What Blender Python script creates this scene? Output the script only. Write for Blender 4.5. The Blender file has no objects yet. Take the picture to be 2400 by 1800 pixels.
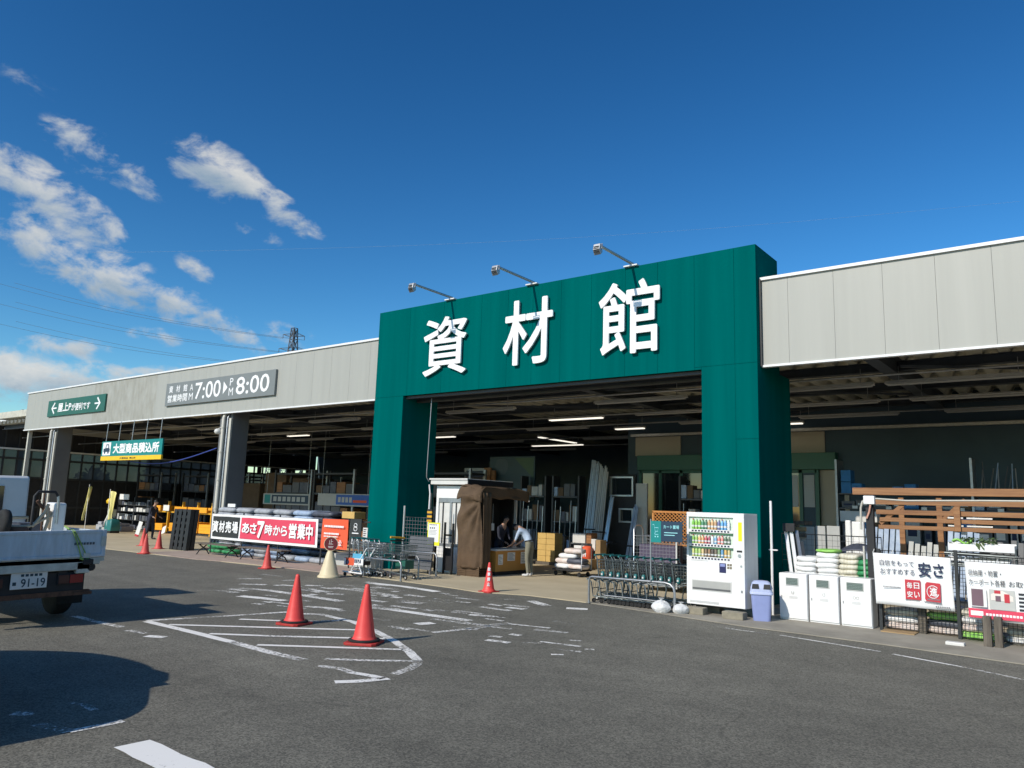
import bpy, math, random
from mathutils import Vector, Matrix, noise as mnoise
random.seed(7)
C = bpy.context.scene.collection
SC = bpy.context.scene

# ---------------------------------------------------------------- camera
PITCH, ROLL, YAW = 0.160469, 0.032413, -0.657821
fw = Vector((math.sin(YAW)*math.cos(PITCH), math.cos(YAW)*math.cos(PITCH), math.sin(PITCH)))
rt0 = Vector((math.cos(YAW), -math.sin(YAW), 0)); up0 = rt0.cross(fw)
rt = math.cos(ROLL)*rt0 + math.sin(ROLL)*up0; up = -math.sin(ROLL)*rt0 + math.cos(ROLL)*up0
cam_d = bpy.data.cameras.new('camera'); cam = bpy.data.objects.new('camera', cam_d); C.objects.link(cam)
cam.matrix_world = Matrix(((rt.x, up.x, -fw.x, 0), (rt.y, up.y, -fw.y, 0), (rt.z, up.z, -fw.z, 1.6), (0, 0, 0, 1)))
cam_d.sensor_width = 36; cam_d.lens = 36*1799.75/2400; cam_d.clip_start = .05; cam_d.clip_end = 3000
SC.camera = cam

# ---------------------------------------------------------------- sun, sky, exposure
SUN_EL, SUN_AZ = math.radians(34), math.radians(188.6)      # the sun stands behind the camera, azimuth clockwise from +y
sun_d = bpy.data.lights.new('sun', 'SUN'); sun = bpy.data.objects.new('sun', sun_d); C.objects.link(sun)
sun_d.energy = 4.2; sun_d.angle = math.radians(.53); sun_d.color = (1, .925, .81)
to_sun = Vector((math.sin(SUN_AZ)*math.cos(SUN_EL), math.cos(SUN_AZ)*math.cos(SUN_EL), math.sin(SUN_EL)))
sun.rotation_euler = to_sun.to_track_quat('Z', 'Y').to_euler()
SC.view_settings.view_transform = 'Standard'; SC.view_settings.look = 'None'
SC.view_settings.exposure = 0; SC.view_settings.gamma = 1
SC.cycles.max_bounces = 6; SC.cycles.transparent_max_bounces = 12; SC.cycles.use_denoising = True
SC.cycles.sample_clamp_indirect = 4

CLOUDS = [[[-0.897, 0.302, 0.323], [1.222, 7.188, -3.341], [-10.396, -6.59, -22.717], 1.0], [[-0.862, 0.344, 0.372], [3.245, 12.977, -4.468], [-13.628, -5.487, -26.534], 0.62], [[-0.852, 0.38, 0.361], [2.583, 12.995, -7.59], [-22.529, -14.66, -37.78], 0.5], [[-0.804, 0.457, 0.381], [5.485, 12.613, -3.563], [-12.407, -2.333, -23.4], 1.0], [[-0.785, 0.501, 0.363], [3.248, 7.771, -3.701], [-20.771, -7.96, -33.953], 0.95], [[-0.91, 0.311, 0.273], [2.703, 11.737, -4.383], [-8.721, -4.869, -23.552], 1.0], [[-0.889, 0.387, 0.243], [3.909, 10.242, -2.007], [-7.386, -1.54, -24.539], 1.0], [[-0.866, 0.442, 0.233], [4.483, 10.892, -3.976], [-11.064, -5.343, -30.99], 0.85], [[-0.833, 0.513, 0.205], [5.039, 12.155, -9.934], [-21.685, -19.416, -39.437], 0.7], [[-0.876, 0.444, 0.186], [11.857, 24.144, -1.818], [-12.767, 2.013, -64.996], 0.6], [[-0.918, 0.363, 0.162], [6.211, 15.481, 0.536], [-7.57, 5.024, -54.129], 0.72], [[-0.9, 0.415, 0.132], [3.283, 6.875, 0.799], [-2.581, 5.005, -33.294], 0.9], [[-0.937, 0.327, 0.122], [3.733, 10.223, 1.276], [-1.636, 3.164, -21.121], 0.95], [[-0.792, 0.577, 0.2], [10.069, 15.568, -5.043], [-14.428, -4.394, -44.433], 0.5], [[-0.794, 0.517, 0.321], [12.001, 21.705, -5.273], [-25.37, -2.249, -59.061], 0.45], [[-0.864, 0.272, 0.424], [3.026, 17.035, -4.752], [-23.789, -8.557, -43.019], 0.16], [[-0.842, 0.467, 0.27], [7.898, 23.724, -16.398], [-25.825, -19.616, -46.64], 0.45]]

def build_world():
    w = bpy.data.worlds.new('World'); SC.world = w; w.use_nodes = True
    nt = w.node_tree; N = nt.nodes; L = nt.links; N.clear()
    def math_n(op, a, b=None, clamp=False):
        n = N.new('ShaderNodeMath'); n.operation = op; n.use_clamp = clamp
        for i, v in enumerate((a, b)):
            if v is None: continue
            if isinstance(v, (int, float)): n.inputs[i].default_value = v
            else: L.new(v, n.inputs[i])
        return n.outputs[0]
    out = N.new('ShaderNodeOutputWorld')
    sky = N.new('ShaderNodeTexSky'); sky.sky_type = 'NISHITA'; sky.sun_disc = False
    sky.sun_elevation = SUN_EL; sky.sun_rotation = SUN_AZ
    sky.air_density = 1.0; sky.dust_density = .3; sky.ozone_density = 3.0
    hsv = N.new('ShaderNodeHueSaturation'); hsv.inputs['Hue'].default_value = .497; hsv.inputs['Saturation'].default_value = 1.26
    L.new(sky.outputs[0], hsv.inputs['Color'])
    gm = N.new('ShaderNodeGamma'); gm.inputs[1].default_value = 1.40; L.new(hsv.outputs[0], gm.inputs[0])
    ti = N.new('ShaderNodeMix'); ti.data_type = 'RGBA'; ti.blend_type = 'MULTIPLY'; ti.inputs[0].default_value = 1
    ti.inputs[7].default_value = (1, 1.06, .96, 1); L.new(gm.outputs[0], ti.inputs[6])
    bg = N.new('ShaderNodeBackground'); bg.inputs[1].default_value = .074; L.new(ti.outputs[2], bg.inputs[0])
    tc = N.new('ShaderNodeTexCoord'); D = tc.outputs['Generated']
    mp = N.new('ShaderNodeMapping'); mp.inputs['Scale'].default_value = (1, 1, 1.7); L.new(D, mp.inputs[0])
    n1 = N.new('ShaderNodeTexNoise'); n1.inputs['Scale'].default_value = 17; n1.inputs['Detail'].default_value = 11
    n1.inputs['Roughness'].default_value = .58; n1.inputs['Distortion'].default_value = .35; L.new(mp.outputs[0], n1.inputs['Vector'])
    n2 = N.new('ShaderNodeTexNoise'); n2.inputs['Scale'].default_value = 42; n2.inputs['Detail'].default_value = 10; n2.inputs['Roughness'].default_value = .7; L.new(mp.outputs[0], n2.inputs['Vector'])
    best = None; shade = None
    def dot(v):
        n = N.new('ShaderNodeVectorMath'); n.operation = 'DOT_PRODUCT'; n.inputs[1].default_value = v; L.new(D, n.inputs[0]); return n.outputs['Value']
    for c, a, b, wt in CLOUDS:
        u, v = dot(a), dot(b)
        r = math_n('SQRT', math_n('ADD', math_n('MULTIPLY', u, u), math_n('MULTIPLY', v, v)))
        m = math_n('MULTIPLY', math_n('SUBTRACT', 1.0, r, True), wt)
        m = math_n('MULTIPLY', m, math_n('GREATER_THAN', dot(c), 0.5))
        s = math_n('MULTIPLY', m, v)
        best = m if best is None else math_n('MAXIMUM', best, m)
        shade = s if shade is None else math_n('ADD', shade, s)
    dens = math_n('ADD', math_n('MULTIPLY', best, 1.25), math_n('MULTIPLY', math_n('SUBTRACT', n1.outputs['Fac'], .5), 3.9))
    dens = math_n('ADD', dens, math_n('MULTIPLY', math_n('SUBTRACT', n2.outputs['Fac'], .5), 1.15))
    dens = math_n('MULTIPLY', dens, math_n('MULTIPLY', best, 6.0, True))
    rm = N.new('ShaderNodeMapRange'); rm.interpolation_type = 'SMOOTHSTEP'; L.new(dens, rm.inputs[0])
    rm.inputs[1].default_value = .12; rm.inputs[2].default_value = 1.15; rm.inputs[4].default_value = .92
    sh = N.new('ShaderNodeMapRange'); L.new(math_n('ADD', shade, math_n('MULTIPLY', math_n('SUBTRACT', n2.outputs['Fac'], .5), .8)), sh.inputs[0])
    sh.inputs[1].default_value = -.35; sh.inputs[2].default_value = .4
    mx = N.new('ShaderNodeMix'); mx.data_type = 'RGBA'; L.new(sh.outputs[0], mx.inputs[0])
    mx.inputs[6].default_value = (.72, .72, .70, 1); mx.inputs[7].default_value = (.30, .40, .50, 1)
    bgc = N.new('ShaderNodeBackground'); L.new(mx.outputs[2], bgc.inputs[0])
    ms = N.new('ShaderNodeMixShader'); L.new(rm.outputs[0], ms.inputs[0]); L.new(bg.outputs[0], ms.inputs[1]); L.new(bgc.outputs[0], ms.inputs[2])
    L.new(ms.outputs[0], out.inputs[0])
build_world()

# ---------------------------------------------------------------- helpers
def S(r, g, b, k=1.0):
    f = lambda c: (c/255/12.92 if c/255 <= .04045 else ((c/255+.055)/1.055)**2.4)*k
    return (f(r), f(g), f(b))

def mat(name, col, rough=.6, metal=0, var=.14, sc=5, bump=0, bsc=60, spec=.5, stretch=(1, 1, 1), col2=None, emit=0, alpha=None, sheen=0, bdist=.01):
    m = bpy.data.materials.new(name); m.use_nodes = True
    nt = m.node_tree; N = nt.nodes; L = nt.links; p = N['Principled BSDF']
    p.inputs['Roughness'].default_value = rough; p.inputs['Metallic'].default_value = metal
    p.inputs['Specular IOR Level'].default_value = spec
    tc = N.new('ShaderNodeTexCoord'); mp = N.new('ShaderNodeMapping'); mp.inputs['Scale'].default_value = stretch
    L.new(tc.outputs['Object'], mp.inputs[0])
    n = N.new('ShaderNodeTexNoise'); n.inputs['Scale'].default_value = sc; n.inputs['Detail'].default_value = 7; n.inputs['Roughness'].default_value = .6
    L.new(mp.outputs[0], n.inputs['Vector'])
    mr = N.new('ShaderNodeMapRange'); mr.inputs[1].default_value = .3; mr.inputs[2].default_value = .7; L.new(n.outputs['Fac'], mr.inputs[0])
    mx = N.new('ShaderNodeMix'); mx.data_type = 'RGBA'; L.new(mr.outputs[0], mx.inputs[0])
    if col2 is None:
        a = [min(1, c*(1-var)) for c in col]; b = [min(1, c*(1+var)) for c in col]
    else: a, b = col, col2
    mx.inputs[6].default_value = (*a, 1); mx.inputs[7].default_value = (*b, 1)
    L.new(mx.outputs[2], p.inputs['Base Color'])
    if emit:
        L.new(mx.outputs[2], p.inputs['Emission Color']); p.inputs['Emission Strength'].default_value = emit
    if bump:
        nb = N.new('ShaderNodeTexNoise'); nb.inputs['Scale'].default_value = bsc; nb.inputs['Detail'].default_value = 5; L.new(mp.outputs[0], nb.inputs['Vector'])
        bp = N.new('ShaderNodeBump'); bp.inputs['Strength'].default_value = bump; bp.inputs['Distance'].default_value = bdist
        L.new(nb.outputs['Fac'], bp.inputs['Height']); L.new(bp.outputs[0], p.inputs['Normal'])
    if alpha is not None: p.inputs['Alpha'].default_value = alpha
    return m

def nrm(v): return Vector(v).normalized()
TXT = {}
def glyphs(s, bold, ext):
    k = (s, ext)
    if k not in TXT:
        cu = bpy.data.curves.new('lettering', 'FONT'); cu.body = s; cu.extrude = ext; cu.resolution_u = 3
        o = bpy.data.objects.new('lettering', cu); C.objects.link(o)
        me = bpy.data.meshes.new_from_object(o.evaluated_get(bpy.context.evaluated_depsgraph_get()))
        vs = [tuple(v.co) for v in me.vertices]; fs = [tuple(p.vertices) for p in me.polygons]
        bpy.data.objects.remove(o); bpy.data.curves.remove(cu); bpy.data.meshes.remove(me)
        x0 = min(v[0] for v in vs); x1 = max(v[0] for v in vs); y0 = min(v[1] for v in vs); y1 = max(v[1] for v in vs)
        TXT[k] = ([((v[0]-x0)/(x1-x0), (v[1]-y0)/(y1-y0), v[2]/ext if ext else 0) for v in vs], fs)
    return TXT[k]

class MB:
    """collects shapes into one mesh"""
    def __init__(s): s.v = []; s.f = []; s.m = []; s.sm = []; s.cur = 0
    def slot(s, i): s.cur = i; return s
    def add(s, vs, fs, smooth=False):
        o = len(s.v); s.v += [tuple(v) for v in vs]
        for f in fs: s.f.append(tuple(i+o for i in f)); s.m.append(s.cur); s.sm.append(smooth)
        return s
    def box(s, x0, y0, z0, x1, y1, z1):
        if x0 > x1: x0, x1 = x1, x0
        if y0 > y1: y0, y1 = y1, y0
        if z0 > z1: z0, z1 = z1, z0
        return s.add([(x0, y0, z0), (x1, y0, z0), (x1, y1, z0), (x0, y1, z0), (x0, y0, z1), (x1, y0, z1), (x1, y1, z1), (x0, y1, z1)],
                     [(0, 3, 2, 1), (4, 5, 6, 7), (0, 1, 5, 4), (1, 2, 6, 5), (2, 3, 7, 6), (3, 0, 4, 7)])
    def bar(s, a, b, w, h, upv=(0, 0, 1)):
        """square bar from a to b, w across, h along up"""
        a = Vector(a); b = Vector(b); d = (b-a).normalized(); u = Vector(upv)
        if abs(d.dot(u)) > .98: u = Vector((0, 1, 0))
        r = d.cross(u).normalized(); u = r.cross(d).normalized(); r = r*w/2; u = u*h/2
        return s.add([a-r-u, a+r-u, a+r+u, a-r+u, b-r-u, b+r-u, b+r+u, b-r+u],
                     [(0, 3, 2, 1), (4, 5, 6, 7), (0, 1, 5, 4), (1, 2, 6, 5), (2, 3, 7, 6), (3, 0, 4, 7)][::1])
    def tube(s, pts, r, n=8, closed=False):
        pts = [Vector(p) for p in pts]; k = len(pts); rings = []
        ref = None
        for i, p in enumerate(pts):
            if closed: d = pts[(i+1) % k]-pts[i-1]
            else: d = pts[min(i+1, k-1)]-pts[max(i-1, 0)]
            d.normalize()
            if ref is None: ref = Vector((0, 0, 1)) if abs(d.z) < .9 else Vector((1, 0, 0))
            a = ref - d*ref.dot(d)
            if a.length < 1e-4: a = d.orthogonal()
            a.normalize(); ref = a; b = d.cross(a)
            rr = r[i] if isinstance(r, (list, tuple)) else r
            rings.append([p+(a*math.cos(2*math.pi*j/n)+b*math.sin(2*math.pi*j/n))*rr for j in range(n)])
        vs = [q for g in rings for q in g]; fs = []
        for i in range(k if closed else k-1):
            o, o2 = i*n, ((i+1) % k)*n
            for j in range(n): fs.append((o+j, o+(j+1) % n, o2+(j+1) % n, o2+j))
        s.add(vs, fs, True)
        if not closed:
            s.add([*rings[0]], [tuple(range(n))[::-1]]); s.add([*rings[-1]], [tuple(range(n))])
        return s
    def lathe(s, prof, c=(0, 0, 0), n=20, ax=(0, 0, 1), caps=True, smooth=True):
        """prof: (radius, height) pairs about axis ax through c"""
        d = nrm(ax); a = d.orthogonal().normalized() if abs(d.z) < .99 else Vector((1, 0, 0)); b = d.cross(a); c = Vector(c)
        vs = []
        for r, h in prof: vs += [c+d*h+(a*math.cos(2*math.pi*j/n)+b*math.sin(2*math.pi*j/n))*r for j in range(n)]
        fs = []
        for i in range(len(prof)-1):
            for j in range(n): fs.append((i*n+j, i*n+(j+1) % n, (i+1)*n+(j+1) % n, (i+1)*n+j))
        s.add(vs, fs, smooth)
        if caps:
            s.add(vs[:n], [tuple(range(n))[::-1]]); s.add(vs[-n:], [tuple(range(n))])
        return s
    def prism(s, poly, O, U, V, d0, d1):
        """polygon in plane (O,U,V) extruded along U x V from d0 to d1"""
        O = Vector(O); U = Vector(U); V = Vector(V); N = U.cross(V); n = len(poly)
        a = [O+U*p[0]+V*p[1]+N*d0 for p in poly]; b = [O+U*p[0]+V*p[1]+N*d1 for p in poly]
        return s.add(a+b, [tuple(range(n))[::-1], tuple(range(n, 2*n))]+[(i, (i+1) % n, n+(i+1) % n, n+i) for i in range(n)])
    def quad(s, a, b, c, d): return s.add([a, b, c, d], [(0, 1, 2, 3)])
    def rect(s, O, U, V, u0, v0, u1, v1, d=0):
        O = Vector(O); U = Vector(U); V = Vector(V); N = U.cross(V)*d
        return s.quad(O+U*u0+V*v0+N, O+U*u1+V*v0+N, O+U*u1+V*v1+N, O+U*u0+V*v1+N)
    def text(s, t, O, U, V, u0, v0, u1, v1, d=.004, bold=.02, ext=0, thick=0):
        # heavier strokes come from a few copies of the glyph set side by side, each a hair in front of the last
        vs, fs = glyphs(t, 0, ext); O = Vector(O); U = Vector(U); V = Vector(V); N = U.cross(V).normalized()
        R = bold*(v1-v0); k = 8 if bold > .012 else 0
        u0 += R; u1 -= R; v0 += R; v1 -= R
        for i in range(k+1):
            a = math.pi*2*i/8; dx, dy = (0, 0) if i == k else (R*math.cos(a), R*math.sin(a)); e = .00035*i
            s.add([O+U*(u0+dx+x*(u1-u0))+V*(v0+dy+y*(v1-v0))+N*(d+e+z*thick) for x, y, z in vs], fs)
        return s
    def grid(s, fn, nu, nv, smooth=True):
        vs = [fn(i/nu, j/nv) for j in range(nv+1) for i in range(nu+1)]
        return s.add(vs, [(j*(nu+1)+i, j*(nu+1)+i+1, (j+1)*(nu+1)+i+1, (j+1)*(nu+1)+i) for j in range(nv) for i in range(nu)], smooth)
    def build(s, name, mats, parent=None, bevel=0, solid=0):
        me = bpy.data.meshes.new(name); me.from_pydata(s.v, [], s.f)
        for m in (mats if isinstance(mats, (list, tuple)) else [mats]): me.materials.append(m)
        me.polygons.foreach_set('material_index', s.m); me.polygons.foreach_set('use_smooth', s.sm); me.update()
        o = bpy.data.objects.new(name, me); C.objects.link(o)
        if parent: o.parent = parent
        if solid: q = o.modifiers.new('thickness', 'SOLIDIFY'); q.thickness = solid; q.offset = 0
        if bevel: q = o.modifiers.new('bevel', 'BEVEL'); q.width = bevel; q.segments = 2; q.limit_method = 'ANGLE'; q.angle_limit = math.radians(50)
        return o

def tag(o, label=None, cat=None, group=None, kind=None):
    for k, v in (('label', label), ('category', cat), ('group', group), ('kind', kind)):
        if v: o[k] = v
    return o
def thing(name, label, cat, loc=(0, 0, 0), rz=0, group=None):
    o = bpy.data.objects.new(name, None); C.objects.link(o); o.empty_display_size = .1
    o.location = loc; o.rotation_euler = (0, 0, rz); return tag(o, label, cat, group)
KIDS = {}
def dup(root, loc, rz=None, label=None, scale=None, rot=None):
    """a copy of a thing with copies of its parts and their parts"""
    if not KIDS or root not in KIDS:
        KIDS[root] = [(c, list(c.children)) for c in root.children]
    r = root.copy(); C.objects.link(r); r.location = loc
    if rz is not None: r.rotation_euler = (0, 0, rz)
    if rot is not None: r.rotation_euler = rot
    if scale is not None: r.scale = scale if isinstance(scale, (tuple, list)) else (scale,)*3
    if label: r['label'] = label
    for ch, gs in KIDS[root]:
        c = ch.copy(); C.objects.link(c); c.parent = r
        for g in gs:
            d = g.copy(); C.objects.link(d); d.parent = c
    return r
X, Y, Z = (1, 0, 0), (0, 1, 0), (0, 0, 1)
NY = (0, -1, 0)

# ---------------------------------------------------------------- materials
M = {}
M['asphalt'] = mat('asphalt', (.1, .1, .1), .9)
def asphalt_nodes(m):
    nt = m.node_tree; N = nt.nodes; L = nt.links; p = N['Principled BSDF']
    tc = N.new('ShaderNodeTexCoord')
    def noise(sc, det=2, ro=.5):
        n = N.new('ShaderNodeTexNoise'); n.inputs['Scale'].default_value = sc; n.inputs['Detail'].default_value = det; n.inputs['Roughness'].default_value = ro
        L.new(tc.outputs['Object'], n.inputs['Vector']); return n.outputs['Fac']
    def ramp(f, a, b, c0, c1):
        r = N.new('ShaderNodeMapRange'); r.inputs[1].default_value = a; r.inputs[2].default_value = b; r.inputs[3].default_value = c0; r.inputs[4].default_value = c1; L.new(f, r.inputs[0]); return r.outputs[0]
    def mul(a, b):
        n = N.new('ShaderNodeMath'); n.operation = 'MULTIPLY'; L.new(a, n.inputs[0]); L.new(b, n.inputs[1]); return n.outputs[0]
    vo = N.new('ShaderNodeTexVoronoi'); vo.inputs['Scale'].default_value = 85; L.new(tc.outputs['Object'], vo.inputs['Vector'])
    sep = N.new('ShaderNodeSeparateColor'); L.new(vo.outputs['Color'], sep.inputs[0])
    grain = ramp(sep.outputs[0], .0, 1, .50, 1.46)
    fine = ramp(noise(260, 2), .3, .7, .62, 1.38)
    big = ramp(noise(.33, 5, .6), .3, .7, .8, 1.18)
    mid = ramp(noise(2.4, 5, .65), .3, .7, .86, 1.14)
    # long wheel-worn bands run along the driving lane
    mp = N.new('ShaderNodeMapping'); mp.inputs['Scale'].default_value = (.06, .9, 1); mp.inputs['Rotation'].default_value = (0, 0, .12); L.new(tc.outputs['Object'], mp.inputs[0])
    nb = N.new('ShaderNodeTexNoise'); nb.inputs['Scale'].default_value = 1.3; nb.inputs['Detail'].default_value = 3; L.new(mp.outputs[0], nb.inputs['Vector'])
    band = ramp(nb.outputs['Fac'], .3, .7, .9, 1.12)
    spot = ramp(noise(.9, 4, .7), .66, .74, 1, .74)
    wn = N.new('ShaderNodeTexNoise'); wn.inputs['Scale'].default_value = 1.1; wn.inputs['Detail'].default_value = 6; L.new(tc.outputs['Object'], wn.inputs['Vector'])
    wm = N.new('ShaderNodeMix'); wm.data_type = 'VECTOR'; wm.inputs[0].default_value = .35; L.new(tc.outputs['Object'], wm.inputs[4]); L.new(wn.outputs['Color'], wm.inputs[5])
    vc = N.new('ShaderNodeTexVoronoi'); vc.feature = 'DISTANCE_TO_EDGE'; vc.inputs['Scale'].default_value = .55; L.new(wm.outputs[1], vc.inputs['Vector'])
    keep = ramp(noise(.45, 2), .52, .6, 1, 0)
    ck = N.new('ShaderNodeMath'); ck.operation = 'MAXIMUM'; L.new(ramp(vc.outputs['Distance'], .001, .006, .80, 1), ck.inputs[0]); L.new(keep, ck.inputs[1])
    k = mul(mul(mul(mul(mul(mul(grain, fine), big), mid), band), spot), ck.outputs[0])
    mx = N.new('ShaderNodeMix'); mx.data_type = 'RGBA'; mx.blend_type = 'MULTIPLY'; mx.inputs[0].default_value = 1
    mx.inputs[6].default_value = (.146, .138, .110, 1); L.new(k, mx.inputs[7]); L.new(mx.outputs[2], p.inputs['Base Color'])
    bp = N.new('ShaderNodeBump'); bp.inputs['Strength'].default_value = .5; bp.inputs['Distance'].default_value = .006; L.new(sep.outputs[0], bp.inputs['Height']); L.new(bp.outputs[0], p.inputs['Normal'])
asphalt_nodes(M['asphalt'])

def worn_paint():
    m = bpy.data.materials.new('worn_road_paint'); m.use_nodes = True
    nt = m.node_tree; N = nt.nodes; L = nt.links; p = N['Principled BSDF']; p.inputs['Roughness'].default_value = .75
    p.inputs['Base Color'].default_value = (.84, .82, .77, 1)
    tc = N.new('ShaderNodeTexCoord')
    a = N.new('ShaderNodeTexNoise'); a.inputs['Scale'].default_value = 26; a.inputs['Detail'].default_value = 9; a.inputs['Roughness'].default_value = .72; L.new(tc.outputs['Object'], a.inputs['Vector'])
    b = N.new('ShaderNodeTexNoise'); b.inputs['Scale'].default_value = 1.6; b.inputs['Detail'].default_value = 3; L.new(tc.outputs['Object'], b.inputs['Vector'])
    at = N.new('ShaderNodeAttribute'); at.attribute_name = 'wear'
    s = N.new('ShaderNodeMath'); s.operation = 'MULTIPLY_ADD'; L.new(b.outputs['Fac'], s.inputs[0]); s.inputs[1].default_value = .55; L.new(a.outputs['Fac'], s.inputs[2])
    q = N.new('ShaderNodeMath'); q.operation = 'SUBTRACT'; L.new(s.outputs[0], q.inputs[0]); L.new(at.outputs['Fac'], q.inputs[1])
    r = N.new('ShaderNodeMapRange'); r.inputs[1].default_value = .16; r.inputs[2].default_value = .34; L.new(q.outputs[0], r.inputs[0])
    L.new(r.outputs[0], p.inputs['Alpha'])
    return m
M['paint'] = worn_paint()
M['concrete'] = mat('entrance_concrete', (.42, .35, .23), .85, var=.2, sc=1.1, bump=.25, bsc=90, col2=(.52, .44, .295))
M['grey_strip'] = mat('dusty_grey_concrete', (.22, .20, .16), .9, sc=1.6, col2=(.34, .31, .25), bump=.3, bsc=80)
M['brick_paving'] = mat('pinkish_paving', (.34, .255, .2), .85, sc=6, col2=(.42, .33, .27), bump=.3, bsc=30)
M['fascia'] = mat('beige_metal_panel', (.355, .355, .322), .5, var=.055, sc=1.0, stretch=(4, 1, .15))
M['fascia_dirty'] = mat('rain_stained_panel', (.27, .26, .22), .55, sc=3.2, stretch=(1.5, 1, .6), col2=(.37, .37, .335))
M['black_fence'] = mat('black_fence_wire', (.02, .023, .025), .5, var=.3)
M['white_trim'] = mat('white_metal_trim', (.74, .74, .74), .4, var=.05)
M['green'] = mat('teal_green_panel', (.0, .086, .083), .55, var=.09, sc=1.0, stretch=(3, 3, .12), spec=.0, col2=(.0, .110, .104))
M['green_seam'] = mat('dark_green_seam', (.002, .07, .064), .6)
M['white_letter'] = mat('white_acrylic', (.82, .82, .82), .35, var=.02)
M['pipe'] = mat('beige_downpipe', (.50, .48, .42), .45, var=.1, sc=2)
M['pillar'] = mat('grey_pillar_steel', (.135, .14, .145), .6, var=.1, sc=1.5)
M['dark_steel'] = mat('dark_steel', (.035, .038, .042), .5, var=.2)
M['grey_steel'] = mat('galvanised_steel', (.36, .37, .38), .42, .75, var=.15, sc=12)
M['alu'] = mat('aluminium', (.6, .61, .62), .32, .85, var=.08)
M['carton_shade'] = mat('shade_darkened_carton', (.13, .085, .05), .85, var=.2, sc=4)  # carton brown darkened to paint in the shade under the roof
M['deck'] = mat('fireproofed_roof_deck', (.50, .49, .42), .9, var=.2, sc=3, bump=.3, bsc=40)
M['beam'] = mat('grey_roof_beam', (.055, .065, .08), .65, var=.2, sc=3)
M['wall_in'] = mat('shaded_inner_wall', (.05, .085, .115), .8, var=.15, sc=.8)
M['wall_glow'] = mat('beige_lamp_glow_wall', (.38, .35, .29), .8, var=.08, sc=.8)  # beige with the glow of the lamps by the doors painted in
M['black'] = mat('black_plastic', (.012, .012, .014), .5, var=.3)
M['black_wire'] = mat('black_coated_wire', (.15, .17, .17), .35, .6, var=.3)
M['rubber'] = mat('tyre_rubber', (.014, .014, .014), .85, var=.3, sc=20)
M['white'] = mat('white_enamel', (.74, .735, .71), .35, sc=2.5, stretch=(4, 4, .8), col2=(.82, .82, .82))
M['offwhite'] = mat('off_white_plastic', (.62, .61, .58), .5, var=.06)
M['glass_dark'] = mat('dark_glass', (.015, .02, .025), .05, var=.1, spec=.8)
M['pale_blind'] = mat('pale_blind', (.38, .42, .45), .7, var=.05, stretch=(1, 1, 14), sc=2)
M['cone_red'] = mat('red_cone_plastic', (.70, .045, .04), .5, var=.12, sc=3, col2=(.80, .085, .07))
M['cone_red_b'] = mat('faded_red_cone_plastic', (.60, .055, .045), .55, var=.12, sc=4, col2=(.68, .10, .08))
M['cone_base'] = mat('red_and_dusty_cone_base', (.42, .03, .025), .6, var=.2, sc=9)
M['cream'] = mat('cream_plastic', (.66, .56, .36), .5, var=.08, sc=4)
M['red_dark'] = mat('dark_red_sign_film', (.12, .008, .012), .5, var=.1)
M['wood_brown'] = mat('stained_timber', (.20, .085, .033), .65, sc=3, stretch=(.6, 8, 8), col2=(.34, .165, .065), bump=.2, bsc=20)
M['wood_orange'] = mat('orange_stained_lattice', (.40, .15, .03), .6, sc=6, col2=(.52, .22, .05))
M['wood_grey'] = mat('weathered_grey_timber', (.06, .05, .04), .9, sc=5, stretch=(8, 8, .6), col2=(.17, .145, .115), bump=.4, bsc=20)
M['carton'] = mat('brown_cardboard', (.36, .24, .12), .85, var=.1, sc=4)
M['carton_y'] = mat('yellowish_cardboard', (.56, .37, .12), .8, var=.08, sc=4)
M['tarp'] = mat('brown_tarpaulin', (.098, .060, .032), .85, var=.2, sc=3, bump=.6, bsc=9, bdist=.03)
M['counter'] = mat('orange_counter_board', (.50, .24, .05), .5, var=.06, sc=3)
M['paper'] = mat('white_paper', (.72, .72, .70), .8, var=.04)
M['ink'] = mat('black_print', (.02, .022, .03), .7, var=.2)
M['navy_ink'] = mat('navy_print', (.012, .02, .06), .7, var=.1)
M['red_ink'] = mat('red_print', (.50, .03, .045), .6, var=.05)
M['banner_white'] = mat('white_banner_cloth', (.78, .78, .77), .75, var=.03, sc=2)
M['banner_pink'] = mat('red_banner_cloth', (.66, .055, .105), .7, var=.06, sc=2)
M['banner_black'] = mat('black_banner_cloth', (.022, .026, .026), .7, var=.2)
M['banner_orange'] = mat('orange_banner_cloth', (.72, .10, .035), .7, var=.06, sc=2)
M['sign_green'] = mat('green_sign_face', (.015, .105, .075), .45, var=.06)
M['sign_teal'] = mat('teal_sign_face', (.0, .21, .20), .45, var=.06)
M['sign_grey'] = mat('grey_sign_face', (.185, .20, .20), .5, var=.04)
M['sign_navy'] = mat('navy_sign_face', (.01, .035, .07), .5, var=.1)
M['yellow'] = mat('yellow_sign_face', (.80, .50, .01), .5, var=.05)
M['acid'] = mat('lemon_yellow_card', (.78, .76, .02), .6, var=.04)
M['rack_yellow'] = mat('yellow_painted_steel', (.62, .33, .02), .5, var=.12, sc=5)
M['bin_blue'] = mat('lavender_blue_plastic', (.26, .31, .56), .5, var=.06)
M['bin_lid'] = mat('pale_lavender_lid', (.42, .47, .66), .5, var=.06)
M['truck_paint'] = mat('truck_blue_grey_paint', (.40, .45, .49), .45, sc=4, stretch=(1, 3, .7), col2=(.53, .60, .67))
M['cab_white'] = mat('cab_white_paint', (.62, .63, .64), .35, var=.04)
M['dirty_frame'] = mat('dusty_truck_frame', (.50, .50, .44), .8, var=.25, sc=7)
M['chassis'] = mat('black_chassis', (.018, .018, .02), .7, var=.3)
M['lamp_red'] = mat('red_lamp_lens', (.22, .012, .014), .2, var=.1)
M['lamp_white'] = mat('white_lamp_lens', (.5, .5, .48), .2)
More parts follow.
